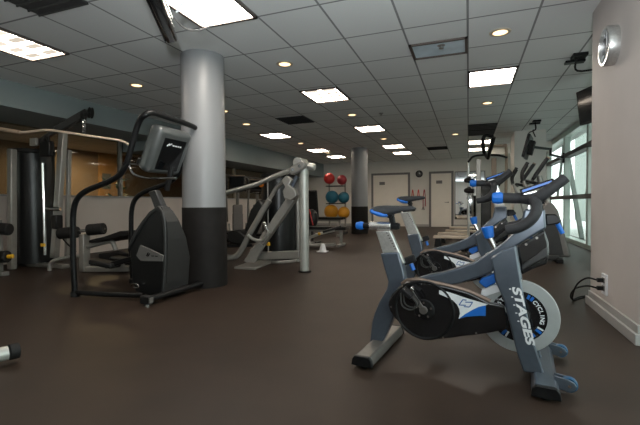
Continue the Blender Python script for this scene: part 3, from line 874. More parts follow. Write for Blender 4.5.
    lv = MB().bar((a[0] - 0.02, 0.05, a[1]), (b[0] + 0.02, 0.065, b[1]), 0.035, 0.05).build('clamp_lever', M_black, bevel=0.008, **K)
    a, b = [(0.194,0.593),(0.211,0.551)]
    MB().tube([(a[0], 0.065, a[1]), (b[0], 0.065, b[1])], 0.014, 10, 0).build('lever_tip', M_blue, lv, 0, True)
    a, b = [(0.979,0.892),(1.043,0.913)]
    lv = MB().prism([(0.972,0.933),(1.026,0.933),(1.055,0.894),(1.036,0.877),(0.978,0.865)], 0.0, 0.05).build('clamp_lever', M_black, bevel=0.008, **K)
    a, b = [(1.034,0.879),(1.06,0.823)]
    MB().tube([(a[0], 0.025, a[1]), (b[0], 0.025, b[1])], 0.013, 10, 0).build('lever_tip', M_blue, lv, 0, True)
    # resistance knob, brake block, guard under the head
    a, b, c2, d2 = [(0.669,0.856),(0.684,0.787),(0.692,0.788),(0.717,0.717)]
    kn = MB().cyl((a[0], 0, a[1]), (b[0], 0, b[1]), 0.036, 12, 0.026).build('resistance_knob', M_blue, bevel=0.006, **K)
    MB().cyl((b[0], 0, b[1]), (d2[0], 0, d2[1]), 0.017, 14).build('knob_shaft', M_chrome, kn, 0, True)
    bk = MB().prism([(0.625,0.521),(0.642,0.546),(0.714,0.579),(0.728,0.532),(0.664,0.488)], -0.030, 0.030).build('brake_block', M_blue, bevel=0.006, **K)
    MB().prism([(0.642,0.476),(0.687,0.499),(0.741,0.521),(0.742,0.474),(0.664,0.436),(0.636,0.445)], -0.022, 0.022).build('brake_pad', M_white, bk, 0.004, True)
    gu = MB().prism([(0.831,0.749),(0.898,0.792),(0.969,0.847),(0.99,0.778),(0.993,0.723),(0.982,0.655),(0.913,0.623),(0.855,0.584)], -0.05, 0.05).build('head_guard', M_gloss, bevel=0.012, **K)
    MB().prism([(0.855,0.644),(0.922,0.699),(0.981,0.755),(0.986,0.703),(0.922,0.66),(0.858,0.611)], -0.060, -0.05).build('guard_panel', M_darkgrey, gu, 0.006, True)
    for p in [(0.878,0.762),(0.931,0.8)]:
        MB().cyl((p[0], -0.054, p[1]), (p[0], -0.05, p[1]), 0.007).build('guard_bolt', M_chrome, gu, 0, True)
    # handlebar: centre slider, horns, drops, console
    q = sh([(0.887,1.013),(0.952,1.012),(0.972,0.944),(0.872,0.944)], *bd)
    MB().prism([q[0], q[1], (q[2][0] - bd[0], q[2][1] - bd[1] - 0.05), (q[3][0] - bd[0], q[3][1] - bd[1] - 0.05)], -0.028, 0.028).build('bar_post', M_silver, bevel=0.006, **K)
    q = sh([(0.756,1.026),(0.971,1.02),(0.7,1.027)], *bd)
    bs = MB().tube(at(q[:2], 0), 0.031, 16, 0).build('bar_slider', M_grip, bevel=0.004, **K)
    MB().lathe([(0.026, 0), (0.034, 0.006), (0.037, 0.03), (0.031, 0.062), (0.001, 0.064)], (q[0][0] + 0.004, 0, q[0][1]), (-1, 0, 0), 10).build('slider_knob', M_blue, bs, 0.004, True, seg=1)
    horn = sh([(0.861,1.018),(0.911,1.018),(0.944,1.031),(0.991,1.068),(1.065,1.13)], *bd)
    drop = sh([(0.913,1.014),(0.928,0.98),(0.92,0.938),(0.89,0.897),(0.838,0.864),(0.779,0.849)], *bd)
    for sg in (-1, 1):
        MB().tube([(p[0], sg * v, p[1]) for p, v in zip(horn, (0.03, 0.075, 0.10, 0.105, 0.105))], [0.026, 0.034, 0.033, 0.030, 0.027], 14).build('aero_horn', M_grip, bevel=0.004, **K)
        MB().tube([(p[0], sg * v, p[1]) for p, v in zip(drop, (0.10, 0.18, 0.20, 0.20, 0.195, 0.19))], 0.027, 14).build('drop_grip', M_grip, bevel=0.004, **K)
    k = sh([(0.843,1.066),(1.013,1.126),(1.02,1.109),(0.854,1.045)], *bd)
    co = MB().prism(k, -0.075, 0.075).build('console', M_black, bevel=0.006, **K)
    k = sh([(0.856,1.068),(0.999,1.118),(1.003,1.107),(0.86,1.056)], *bd)
    MB().prism(k, -0.0775, -0.074).build('blue_edge', M_blue, co, 0, True)
    k = sh([(0.844,1.07),(1.011,1.129)], *bd)
    MB().bar((k[0][0], 0, k[0][1]), (k[1][0], 0, k[1][1]), 0.11, 0.006).build('console_screen', M_rubber, co, 0, True)
    MB().prism(sh([(0.866,1.048),(0.927,1.064),(0.947,1.029),(0.877,1.027)], *bd), -0.03, 0.03).build('console_mount', M_silver, co, 0, True)
    return g
make_bike('front grey spin bike with dark blue-grey frame and blue knobs, whole in view', (-0.560,2.660,0), 0.0, 0.0)
make_bike('second grey spin bike, behind the front one and higher in the saddle', (-0.62, 4.30, 0), 0.09, 0.165)

# ------------------------------------------------------------ stair stepper with looping rails (front left)
g = thing('stair_stepper', 'black stair stepper with grey tilted console and looping black rails before the near column', 'exercise machine', (-3.4, 3.55, 0))
YN, YF = 3.30, 3.70
def taper(m):
    for v in m.bm.verts:
        k = 1.0 if v.co.z < 0.5 else max(0.32, 1.0 - (v.co.z - 0.5) / 0.5 * 0.68)
        v.co.y = YN + (v.co.y - YN) * k
    return m
side = [(-3.044,0.988),(-2.992,0.935),(-2.962,0.821),(-2.959,0.633),(-2.97,0.403),(-2.988,0.161),(-3.011,0.012),(-3.171,0.021),(-3.404,0.057),(-3.444,0.164),(-3.46,0.381),(-3.479,0.478),(-3.448,0.588),(-3.361,0.709),(-3.262,0.829),(-3.151,0.935)]
taper(MB().prism(side, YN + 0.03, YF - 0.03)).build('body', M_satin, g, bevel=0.015, seg=3)
taper(MB().prism([(-3.044,0.993),(-2.986,0.935),(-2.956,0.821),(-2.953,0.633),(-2.964,0.403),(-2.984,0.172),(-3.002,0.033),(-3.037,0.031),(-3.014,0.17),(-2.996,0.402),(-2.985,0.633),(-2.995,0.81),(-3.025,0.925),(-3.071,0.941),(-3.166,0.882),(-3.27,0.775),(-3.363,0.655),(-3.442,0.556),(-3.479,0.489),(-3.456,0.583),(-3.375,0.709),(-3.276,0.823),(-3.165,0.93)], YN, YF)).build('shell_trim', M_darkgrey, g, bevel=0.012)
fp = [(-3.018,0.977),(-2.965,0.821),(-2.959,0.633),(-2.973,0.403),(-2.994,0.171)]
fr = MB()
for (x0, z0), (x1, z1) in zip(fp[:-1], fp[1:]):
    fr.slab([(x0 + 0.004, YN + 0.03, z0), (x1 + 0.004, YN + 0.03, z1), (x1 + 0.004, YF - 0.05, z1), (x0 + 0.004, YF - 0.05, z0)], (0.012, 0, 0))
taper(fr).build('front_panel', M_darkgrey, g)
lp = MB().prism([(-3.278,0.573),(-2.973,0.472),(-2.987,0.409),(-3.275,0.401),(-3.336,0.458)], 3.285, 3.305).build('side_plate', M_grey, g, bevel=0.003)
lg = MB()
for a in ([(-3.196,0.459),(-3.168,0.498),(-3.176,0.455),(-3.148,0.488)], [(-3.129,0.462),(-3.089,0.463)], [(-3.078,0.462),(-3.043,0.461)]):
    for (x0, z0), (x1, z1) in zip(a[:-1], a[1:]):
        lg.bar((x0, 3.284, z0), (x1, 3.284, z1), 0.002, 0.010, (0, 0.02, 1))
lg.build('maker_mark', M_black, lp)
# mast and console
MB().prism([(-3.286,1.144),(-3.194,1.164),(-3.101,0.986),(-3.192,0.931)], 3.42, 3.50).build('mast', M_darkgrey, g, bevel=0.01)
MB().tube([(-3.13, 3.53, 1.16), (-3.09, 3.53, 1.30), (-3.06, 3.54, 1.42)], 0.03, 10).build('console_neck', M_black, g)
cf = Vector([(-3.075,3.55,1.566)][0])
hh = Vector((0.42, 0, 0.907)).normalized()
nn = Vector((0.907, 0, -0.42)).normalized()
rot = Matrix((Vector((0, 1, 0)), nn, hh)).transposed()      # columns: width, outward, up
if rot.determinant() < 0:
    rot = Matrix((Vector((0, -1, 0)), nn, hh)).transposed()
co = MB().box(cf - nn * 0.085, (0.52, 0.17, 0.52), rot).build('console', M_console, g, bevel=0.06, seg=5)
sc = MB().box(cf + nn * 0.001 - hh * 0.02, (0.34, 0.006, 0.36), rot).build('rear_panel', M_screen, co, bevel=0.002)
lg = MB()
w = Vector((0, 1, 0))
for (a0, b0), (a1, b1) in (((-0.11, 0.075), (-0.075, 0.105)), ((-0.08, 0.085), (-0.045, 0.11)), ((-0.03, 0.09), (0.0, 0.09)), ((0.01, 0.09), (0.04, 0.09)), ((0.05, 0.09), (0.075, 0.09)), ((0.085, 0.09), (0.11, 0.09))):
    lg.bar(cf + nn * 0.005 + w * a0 + hh * b0, cf + nn * 0.005 + w * a1 + hh * b1, 0.003, 0.014, hh)
lg.build('maker_mark', M_white, sc)
MB().box(cf - nn * 0.16 - hh * 0.20, (0.40, 0.16, 0.10), rot).build('cup_tray', M_black, g, bevel=0.02)
MB().tube([Vector(p) for p in [(-3.442,3.3,1.475),(-3.402,3.3,1.377),(-3.334,3.3,1.316),(-3.144,3.3,1.278),(-2.806,3.3,1.273)]], 0.012, 10).build('console_hoop', M_chrome, g)
# rails
YR, YS = 3.12, 3.92
near = [Vector(p) for p in [(-4.045,3.12,0.038),(-4.063,3.12,0.379),(-4.057,3.12,0.676),(-4.044,3.12,0.917),(-3.986,3.12,1.064),(-3.849,3.12,1.154),(-3.674,3.12,1.204),(-3.504,3.12,1.252),(-3.365,3.12,1.315),(-3.275,3.12,1.42),(-3.219,3.12,1.559),(-3.156,3.12,1.717),(-3.095,3.12,1.843),(-3.023,3.12,1.897)]]
cross = [Vector((near[-1].x + 0.03, y, near[-1].z + dz)) for y, dz in ((3.20, 0.035), (3.45, 0.03), (3.70, 0.02))]
far = [Vector((p.x, YS, p.z)) for p in near[::-1]]
MB().tube(near + cross + far, 0.030, 12, 4).build('handrail', M_black, g)
fx = near[0].x
MB().tube([(fx, YR, 0.045), (-3.6, YR + 0.02, 0.05), (-3.18, YR + 0.10, 0.055)], 0.028, 12, 0).build('base_tube', M_black, g)
MB().tube([(fx, YS, 0.045), (-3.6, YS - 0.02, 0.05), (-3.18, YS - 0.10, 0.055)], 0.028, 12, 0).build('base_tube', M_black, g)
for y in (YR, YS):
    MB().lathe([(0.045, 0), (0.045, 0.05), (0.036, 0.06)], (fx, y, 0), seg=18).build('rail_foot', M_rubber, g)
MB().cyl((-2.97, 3.06, 0.062), (-2.97, 4.02, 0.062), 0.034, 16).build('front_stabilizer', M_black, g)
for y in (3.05, 4.03):
    e = MB().box((-2.97, y, 0.065), (0.12, 0.075, 0.085)).build('end_block', M_rubber, g, bevel=0.015)
    MB().lathe([(0.03, 0), (0.03, 0.014), (0.012, 0.016), (0.012, 0.03)], (-2.97, y, 0), seg=16).build('levelling_foot', M_chrome, e)
    MB().box((-2.90, y - 0.02, 0.07), (0.012, 0.05, 0.05)).build('sticker', M_grey, e)
for y in (3.40, 3.68):
    MB().bar((-3.45, y, 0.42), (-3.9, y, 0.30), 0.05, 0.06).build('pedal_arm', M_black, g, bevel=0.01)
    MB().box((-3.92, y, 0.33), (0.34, 0.16, 0.06), Matrix.Rotation(R(6), 3, 'Y')).build('foot_pedal', M_rubber, g, bevel=0.02)
MB().tube([Vector(p) for p in [(-3.42,3.29,0.124),(-3.392,3.29,0.147),(-3.336,3.29,0.151),(-3.316,3.29,0.12),(-3.379,3.29,0.105)]], 0.006, 8, 4).build('release_handle', M_chrome, g)

# ------------------------------------------------------------ silver plate-loaded lever machine (right of the near column)
g = thing('chest_press_machine', 'silver lever press machine with upright round post and slanted beams', 'exercise machine', (-2.7, 5.4, 0))
YP = 5.36
px, pz = [(-2.249,1.523)][0]
MB().cyl((px, YP, 0.02), (px, YP, pz), 0.066, 28).build('round_post', M_lightpaint, g)
MB().lathe([(0.095, 0), (0.095, 0.018), (0.07, 0.022)], (px, YP, 0), seg=24).build('post_foot', M_rubber, g)
MB().prism([(-2.345,1.38),(-2.251,1.289),(-3.167,0.105),(-3.328,0.098)], YP + 0.06, YP + 0.17).build('slanted_beam', M_steelpaint, g, bevel=0.012)
a, b = [(-2.307,0.254),(-3.236,0.297)]
MB().bar((a[0], YP, a[1]), (b[0] - 0.05, YP + 0.25, 0.16), 0.10, 0.12).build('base_beam', M_steelpaint, g, bevel=0.012)
MB().prism([(-3.393,5.262),(-3.035,5.281),(-3.155,6.501),(-3.546,6.661)], 0.0, 0.035, 'z').build('foot_plate', M_steelpaint, g, bevel=0.008)
MB().prism([(-3.182,0.306),(-3.023,0.404),(-2.954,0.344),(-3.114,0.092),(-3.292,0.084)], YP + 0.05, YP + 0.10).build('gusset', M_steelpaint, g, bevel=0.01)
lev = [Vector(p) for p in [(-3.639,5.3,1.155),(-3.51,5.3,1.192),(-3.24,5.3,1.249),(-2.996,5.3,1.305),(-2.842,5.3,1.361),(-2.641,5.3,1.429),(-2.413,5.3,1.502)]]
MB().tube(lev, 0.036, 14).build('lever_arm', M_silver, g)
MB().prism([(-2.454,1.507),(-2.358,1.568),(-2.233,1.613),(-2.171,1.568),(-2.202,1.512),(-2.296,1.451),(-2.407,1.418)], 5.23, 5.34).build('pivot_bracket', M_steelpaint, g, bevel=0.02)
a, b, c2 = [(-2.311,5.36,1.598),(-2.185,5.36,1.549),(-2.076,5.36,1.523)]
MB().cyl(Vector(a) + Vector((0, -0.10, 0)), Vector(a) + Vector((0, 0.16, 0)), 0.075, 24).build('pivot_drum', M_silver, g, bevel=0.01)
kn = MB().cyl(b, c2, 0.05, 18).build('side_knob', M_silver, g, bevel=0.015)
bm_ = MB()
for p in [(-2.361,5.22,1.494),(-2.259,5.22,1.54)]:
    bm_.cyl(Vector(p), Vector(p) + Vector((0, -0.012, 0)), 0.022, 14)
bm_.build('pivot_bolts', M_chrome, g)
MB().prism([(-2.577,1.339),(-2.495,1.417),(-2.399,1.349),(-2.448,1.277),(-2.352,1.209),(-2.329,1.114),(-2.418,1.05),(-2.53,1.08),(-2.554,1.191),(-2.513,1.249)], 5.26, 5.36).build('linkage_block', M_steelpaint, g, bevel=0.015)
MB().bar([(-2.352,5.34,1.408)][0], [(-2.467,5.34,1.176)][0], 0.05, 0.05).build('link_bar', M_frame, g, bevel=0.008)
MB().tube([Vector(p) for p in [(-2.582,5.45,1.377),(-2.735,5.45,1.259),(-2.83,5.45,1.123),(-2.892,5.45,1.016)]], 0.030, 12).build('press_handle', M_steelpaint, g)
MB().tube([Vector(p) for p in [(-2.839,5.4,1.062),(-2.953,5.4,0.909),(-3.059,5.4,0.74),(-3.185,5.4,0.551),(-3.304,5.4,0.345),(-3.424,5.4,0.191),(-3.572,5.4,0.153),(-3.703,5.4,0.188)]], 0.045, 14).build('seat_column', M_steelpaint, g)
MB().slab([Vector(p) for p in [(-3.441,5.55,0.422),(-3.349,5.55,0.409),(-3.034,5.55,0.986),(-3.122,5.55,1.081),(-3.269,5.55,0.907)]], (0, 0.28, 0)).build('back_pad', M_vinyl, g, bevel=0.03, seg=3)
MB().slab([Vector(p) for p in [(-3.591,5.38,0.561),(-3.388,5.38,0.604),(-3.21,5.38,0.459),(-3.247,5.38,0.364),(-3.519,5.38,0.372),(-3.611,5.38,0.433)]], (0, 0.34, 0)).build('seat_pad', M_vinyl, g, bevel=0.03, seg=3)
MB().tube([Vector(p) for p in [(-3.161,5.3,0.528),(-3.058,5.3,0.462),(-2.92,5.3,0.45),(-2.835,5.3,0.52),(-2.8,5.3,0.596)]], 0.026, 10).build('foot_lever', M_silver, g)
MB().bar([(-2.899,5.33,0.729)][0], [(-2.833,5.33,0.548)][0], 0.03, 0.04).build('adjust_lever', M_chrome, g, bevel=0.004)

# ------------------------------------------------------------ tall weight stack behind it
g = thing('weight_stack_tower', 'tall black shrouded weight stack standing behind the silver lever machine', 'exercise machine', (-3.5, 6.4, 0))
c0 = Vector([(-3.105,6.259,1.017)][0])
arc = [(c0.x + 0.30 * math.cos(t), c0.y + 0.30 * math.sin(t)) for t in [2 * math.pi * k / 40 for k in range(40)]]
MB().prism(arc, 0.04, 1.46, 'z').build('shroud', M_satin, g, bevel=0.01)
MB().prism([(c0.x + (x - c0.x) * 1.05, c0.y + (y - c0.y) * 1.05) for x, y in arc], 1.46, 1.52, 'z').build('top_cap', M_rubber, g, bevel=0.01)
MB().prism([(c0.x + (x - c0.x) * 1.1, c0.y + (y - c0.y) * 1.1) for x, y in arc], 0.0, 0.05, 'z').build('base', M_steelpaint, g, bevel=0.01)
MB().cyl((c0.x + 0.33, c0.y + 0.06, 0), (c0.x + 0.33, c0.y + 0.06, 1.32), 0.042, 16).build('side_post', M_steelpaint, g)
MB().cyl((c0.x - 0.05, c0.y - 0.315, 0.1), (c0.x - 0.05, c0.y - 0.315, 1.4), 0.012, 8).build('guide_rod', M_steelpaint, g)
MB().box((c0.x - 0.05, c0.y - 0.32, 0.33), (0.05, 0.04, 0.06)).build('selector_pin', M_yellow, g, bevel=0.006)
MB().ball((c0.x - 0.18, c0.y - 0.30, 1.33), 0.045).build('cable_stop', M_orange, g)

# ------------------------------------------------------------ cable pulldown gym at the left wall
g = thing('lat_pulldown_machine', 'pulldown gym with tall black weight shroud and leaning silver upright at the left wall', 'exercise machine', (-6.5, 4.8, 0))
cx, cy, cz = [(-6.88,4.581,1.046)][0]
arc = [(cx + 0.32 * math.cos(t), cy + 0.32 * math.sin(t)) for t in [2 * math.pi * k / 40 for k in range(40)]]
MB().prism(arc, 0.05, 1.86, 'z').build('shroud', M_satin, g, bevel=0.01)
MB().prism([(cx + (x - cx) * 1.04, cy + (y - cy) * 1.04) for x, y in arc], 1.86, 1.93, 'z').build('shroud_cap', M_rubber, g, bevel=0.01)
a, b = [Vector(p) for p in [(-6.708,4.164,1.892),(-6.75,4.149,0.066)]]
b.z = 0
MB().bar(a, b, 0.10, 0.10).build('side_upright', M_steelpaint, g, bevel=0.015)
a, b = [Vector(p) for p in [(-5.994,4.485,2.177),(-6.168,4.42,0.166)]]
MB().bar(a, b, 0.115, 0.09).build('leaning_upright', M_steelpaint, g, bevel=0.015)
a, b = [Vector(p) for p in [(-6.059,4.621,1.898),(-6.124,4.596,0.144)]]
MB().bar(a, b, 0.06, 0.06).build('rear_upright', M_steelpaint, g, bevel=0.01)
bo = [Vector(p) for p in [(-6.45,4.314,1.944),(-6.105,4.444,2.185),(-5.626,4.623,2.472)]]
MB().bar(bo[0], bo[1], 0.07, 0.06).bar(bo[1], bo[2], 0.09, 0.11).build('boom', M_darkgrey, g, bevel=0.01)
pw = Vector([(-5.567,4.538,2.387)][0])
for dx in (-0.06, 0.10):
    MB().lathe([(0.03, -0.02), (0.085, -0.02), (0.07, 0.0), (0.085, 0.02), (0.03, 0.02)], pw + Vector((dx, 0, dx * 0.4)), (0.35, 0.93, 0), 24, True).build('pulley', M_rubber, g)
pw = [Vector(p) for p in [(-6.142,4.323,2.005),(-6.145,4.322,1.881),(-6.332,4.252,1.991)]]
MB().lathe([(0.03, -0.02), (0.085, -0.02), (0.07, 0.0), (0.085, 0.02), (0.03, 0.02)], pw[0], (0.35, 0.93, 0), 24, True).build('pulley', M_rubber, g)
MB().box(pw[1], (0.22, 0.10, 0.24)).build('pulley_bracket', M_black, g, bevel=0.02)
MB().box(pw[2], (0.14, 0.05, 0.12)).build('joint_plate', M_steelpaint, g, bevel=0.01)
a, b = [Vector(p) for p in [(-6.258,4.333,1.669),(-6.258,4.333,0.221)]]
MB().cyl(a, b, 0.022, 10).build('guide_rod', M_chrome, g)
MB().box([(-6.255,4.302,0.382)][0], (0.05, 0.05, 0.05)).build('selector_pin', M_yellow, g, bevel=0.006)
MB().span((-6.95, 4.42, 0), (-6.0, 4.55, 0.06)).span((-6.95, 4.42, 0), (-6.85, 5.0, 0.06)).build('base_frame', M_steelpaint, g, bevel=0.008)
a, b = [Vector(p) for p in [(-6.062,4.353,0.946),(-6.022,4.368,0.743)]]
ax = MB().cyl(a + Vector((-0.1, -0.05, 0)), a + Vector((0.1, 0.03, 0)), 0.03, 14).build('adjust_sleeve', M_chrome, g)
MB().box(b, (0.12, 0.12, 0.22)).build('carriage', M_black, g, bevel=0.02)
MB().tube([Vector(p) for p in [(-5.926,4.297,0.685),(-5.83,4.333,0.469),(-5.66,4.396,0.283)]], 0.012, 8).build('low_cable', M_rubber, g)
MB().tube([Vector(p) for p in [(-5.999,4.216,0.008),(-5.982,4.222,0.107),(-5.917,4.247,0.16),(-5.73,4.317,0.205),(-5.5,4.403,0.234)]], 0.030, 12).build('curved_foot', M_silver, g)
# wide pulldown bar on its chain
q = [Vector(p) for p in [(-6.319,3.616,2.109),(-5.9,3.773,2.032),(-5.558,3.901,2.062),(-5.243,4.018,2.017),(-4.849,4.166,1.951),(-4.561,4.273,1.9),(-4.43,4.322,1.815)]]
g = thing('lat_bar', 'long thin bent pulldown bar hanging by a chain across the left wall', 'exercise bar', (q[3].x, q[3].y, q[3].z))
MB().tube(q, 0.018, 10, 5).build('bar', M_barmetal, g)
MB().cyl(q[0] - (q[1] - q[0]), q[1], 0.028, 14).build('grip', M_tan, g)
ch = MB()
tp, bt = Vector([(-5.326,4.308,2.262)][0]), Vector([(-5.077,4.102,2.005)][0])
for k in range(6):
    p = tp.lerp(bt, (k + 0.5) / 6)
    d = Vector((0.02, 0, 0)) if k % 2 else Vector((0, 0.02, 0))
    h = (tp - bt) / 11
    ch.tube([p + h, p + h * 0.6 + d, p - h * 0.6 + d, p - h, p - h * 0.6 - d, p + h * 0.6 - d, p + h], 0.007, 6, 2)
ch.build('chain', M_chrome, g)

# bench with foam rollers in front of it
g = thing('leg_curl_bench', 'low black bench with two foam rollers on a silver frame, behind the stepper rail', 'exercise bench', (-5.7, 4.9, 0))
D = 5.9
q = [Vector(p) for p in [(-5.351,4.298,0.574),(-5.36,4.295,0.066)]]
q[1].z = 0.02
MB().bar(q[0], q[1], 0.10, 0.12).build('front_post', M_steelpaint, g, bevel=0.012)
q = [Vector(p) for p in [(-5.395,4.282,0.096),(-4.837,4.49,0.032)]]
q[0].z = q[1].z = 0.05
MB().bar(q[0], q[1] + Vector((0.1, 0.05, 0)), 0.10, 0.08).build('base_rail', M_steelpaint, g, bevel=0.012)
q = [Vector(p) for p in [(-5.658,4.13,0.587),(-5.395,4.228,0.607),(-5.367,4.239,0.615),(-5.263,4.278,0.629),(-5.256,4.28,0.636),(-5.028,4.366,0.656)]]
rd = MB().cyl(q[0] - Vector((0.03, 0, 0)), q[5], 0.022, 12).build('roller_axle', M_chrome, g)
MB().cyl(q[0], q[1], 0.085, 22).build('foam_roller', M_rubber, g, bevel=0.015)
MB().cyl(q[4], q[5], 0.085, 22).build('foam_roller', M_rubber, g, bevel=0.015)
q = [Vector(p) for p in [(-5.215,4.242,0.441),(-5.214,4.243,0.493),(-5.007,4.32,0.542),(-4.787,4.402,0.621),(-4.54,4.495,0.634),(-4.541,4.494,0.561),(-4.761,4.412,0.533),(-4.995,4.325,0.476)]]
MB().slab(q, (0.14, 0.38, 0)).build('seat_pad', M_vinyl, g, bevel=0.02, seg=3)
q = [Vector(p) for p in [(-5.334,4.305,0.38),(-5.081,4.399,0.445),(-4.97,4.441,0.452),(-4.916,4.461,0.332)]]
MB().tube(q, 0.035, 10).build('pad_support', M_steelpaint, g)
q = [Vector(p) for p in [(-4.993,4.219,0.306),(-4.75,4.31,0.34),(-4.508,4.4,0.295),(-4.523,4.394,0.179),(-4.981,4.223,0.197)]]
MB().slab(q, (0.10, 0.28, 0)).build('low_pad', M_vinyl, g, bevel=0.015)
q = [Vector(p) for p in [(-4.889,4.471,0.302),(-4.823,4.496,0.047)]]
q[1].z = 0.02
MB().bar(q[0], q[1], 0.09, 0.09).build('rear_post', M_steelpaint, g, bevel=0.01)

# machine cut by the left edge
q = [Vector(p) for p in [(-6.38,3.593,0.697),(-6.063,3.712,0.666),(-6.39,3.589,0.265),(-6.098,3.699,0.284)]]
g = thing('leg_extension_machine', 'black padded leg rollers of a machine cut off by the left edge', 'exercise machine', (q[0].x - 0.1, q[0].y, 0))
MB().cyl(q[0], q[1], 0.085, 22).build('foam_roller', M_rubber, g, bevel=0.015)
MB().cyl(q[2], q[3], 0.085, 22).build('foam_roller', M_rubber, g, bevel=0.015)
MB().cyl(q[3], q[3] + (q[3] - q[2]).normalized() * 0.07, 0.03, 12).build('roller_end', M_yellow, g)
x = q[0].lerp(q[1], 0.1)
MB().bar((x.x, x.y + 0.12, 0), (x.x, x.y + 0.12, 0.8), 0.08, 0.08).bar((x.x, x.y + 0.12, q[0].z), q[0], 0.04, 0.04).bar((x.x, x.y + 0.12, q[2].z), q[2].lerp(q[3], 0.1), 0.04, 0.04).box((x.x - 0.2, x.y + 0.12, 0.03), (0.7, 0.1, 0.06)).build('frame', M_steelpaint, g, bevel=0.008)
# chrome tube foot lying near the left edge
a, b = Vector([(-2.75,1.531,0.075)][0]), Vector([(-2.7,1.689,0.075)][0])
d = (b - a).normalized()
g = thing('stabilizer_bar', 'round silver tube with black end cap lying low at the left edge', 'machine foot', (b.x, b.y, 0))
MB().cyl(a - d * 0.3, b - d * 0.06, 0.044, 22).build('tube', M_lightpaint, g)
MB().cyl(b - d * 0.055, b, 0.050, 22).build('end_cap', M_rubber, g, bevel=0.006)
MB().cyl(Vector((a.x, a.y, 0.03)) - d * 0.2 + Vector((0.02, -0.05, 0)), Vector((b.x, b.y, 0.03)) - d * 0.19 + Vector((0.02, -0.05, 0)), 0.03, 18).build('lower_tube', M_steelpaint, g)

# ------------------------------------------------------------ cross trainers (local frame: x forward)
def make_trainer(label, loc, rz, s=1.0):
    g = thing('cross_trainer', label, 'exercise machine', loc, rz, 'cross trainers')
    K = dict(parent=g, local=True)
    m = MB()
    for y in (-0.16, 0.16):
        m.bar((-1.0, y, 0.07), (0.45, y, 0.07), 0.06, 0.07)
    m.build('base_rails', M_darkgrey, bevel=0.008, **K)
    for x in (-0.98, 0.45):
        MB().span((x - 0.05, -0.33, 0), (x + 0.05, 0.33, 0.07)).build('cross_foot', M_black, bevel=0.012, **K)
    MB().prism([(-0.02, 0.08), (0.62, 0.08), (0.60, 0.2), (0.44, 0.85), (0.36, 0.98), (0.26, 1.0), (0.2, 0.92), (0.16, 0.7), (0.02, 0.4)], -0.13, 0.13).build('front_cowl', M_grey, bevel=0.04, seg=4, **K)
    MB().prism([(0.05, 0.12), (0.52, 0.12), (0.40, 0.7), (0.25, 0.75)], -0.137, 0.137).build('cowl_panel', M_darkgrey, bevel=0.006, **K)
    MB().tube([(0.33, 0, 0.92), (0.22, 0, 1.2), (0.16, 0, 1.45)], 0.045, 12).build('mast', M_steelpaint, **K)
    ca = R(32)
    rot = Matrix.Rotation(ca, 3, 'Y')
    co = MB().box((0.17, 0, 1.56), (0.06, 0.42, 0.42), rot).build('console', M_black, bevel=0.02, **K)
    MB().box(Vector((0.17, 0, 1.56)) + rot @ Vector((-0.033, 0, 0.02)), (0.006, 0.34, 0.30), rot).build('console_screen', M_screen, co, 0, True)
    MB().box(Vector((0.17, 0, 1.56)) + rot @ Vector((0, 0, 0.215)), (0.064, 0.40, 0.02), rot).build('console_edge', M_tan, co, 0.004, True)
    for y in (-1, 1):
        ar = MB().tube([(0.16, y * 0.26, 0.55), (0.06, y * 0.27, 1.0), (-0.06, y * 0.28, 1.3), (-0.10, y * 0.27, 1.5), (-0.02, y * 0.25, 1.66)], 0.022, 10).build('swing_arm', M_steelpaint, **K)
        MB().tube([(-0.085, y * 0.275, 1.36), (-0.10, y * 0.27, 1.5), (-0.02, y * 0.25, 1.67)], 0.030, 10).build('grip', M_rubber, ar, 0, True)
        pa = MB().bar((0.16, y * 0.22, 0.50), (0.10, y * 0.2, 0.26), 0.04, 0.05).bar((0.12, y * 0.2, 0.26), (-0.85, y * 0.2, 0.20 + 0.05 * y), 0.05, 0.05).build('pedal_arm', M_steelpaint, bevel=0.006, **K)
        MB().box((-0.45, y * 0.2, 0.275 + 0.03 * y), (0.38, 0.15, 0.05), Matrix.Rotation(R(-4), 3, 'Y')).build('foot_pedal', M_black, pa, 0.015, True)
    MB().tube([(0.14, -0.22, 1.32), (-0.03, -0.2, 1.36), (0.0, 0, 1.32), (-0.03, 0.2, 1.36), (0.14, 0.22, 1.32)], 0.018, 8).build('fixed_handle', M_black, **K)
    return g
make_trainer('nearer black console cross trainer beside the window wall, past the front bike', (0.98, 7.75, 0), R(-6))
make_trainer('second cross trainer behind it, farther along the window wall', (0.92, 8.80, 0), R(-6))
make_trainer('dark cross trainer at left wall, just right of near column', [(-5.573,8.842,0)][0], R(122))
make_trainer('black cross trainer behind the weight stack by the left wall', [(-5.997,10.636,0)][0], R(122))

# tall cable frame behind the bikes
g = thing('pull_up_station', 'tall brown-grey pull-up frame with curved top handles behind the bikes', 'exercise machine', (0.5, 9.5, 0))
for x in (0.22, 0.55):
    MB().bar((x, 10.0, 0), (x, 10.0, 2.02), 0.11, 0.09).build('upright', M_tan if x > 0.3 else M_steelpaint, g, bevel=0.012)
MB().tube([(0.0, 9.55, 1.92), (0.10, 9.75, 2.05), (0.30, 9.95, 2.10), (0.62, 9.95, 2.08), (0.80, 9.75, 2.0)], 0.024, 10).build('top_bar', M_black, g)
MB().tube([(0.40, 9.95, 2.05), (0.32, 9.6, 2.15), (0.30, 9.5, 2.38), (0.36, 9.5, 2.48), (0.50, 9.6, 2.46)], 0.040, 12).build('curved_grip', M_black, g)
MB().tube([(0.42, 9.95, 2.02), (0.47, 9.6, 2.22), (0.52, 9.45, 2.42)], 0.040, 12).build('curved_grip', M_black, g)
MB().tube([(0.40, 9.9, 2.28), (0.72, 9.9, 2.28), (0.80, 9.9, 2.2), (0.80, 9.95, 1.2)], 0.032, 12).build('bent_tube', M_tan, g)
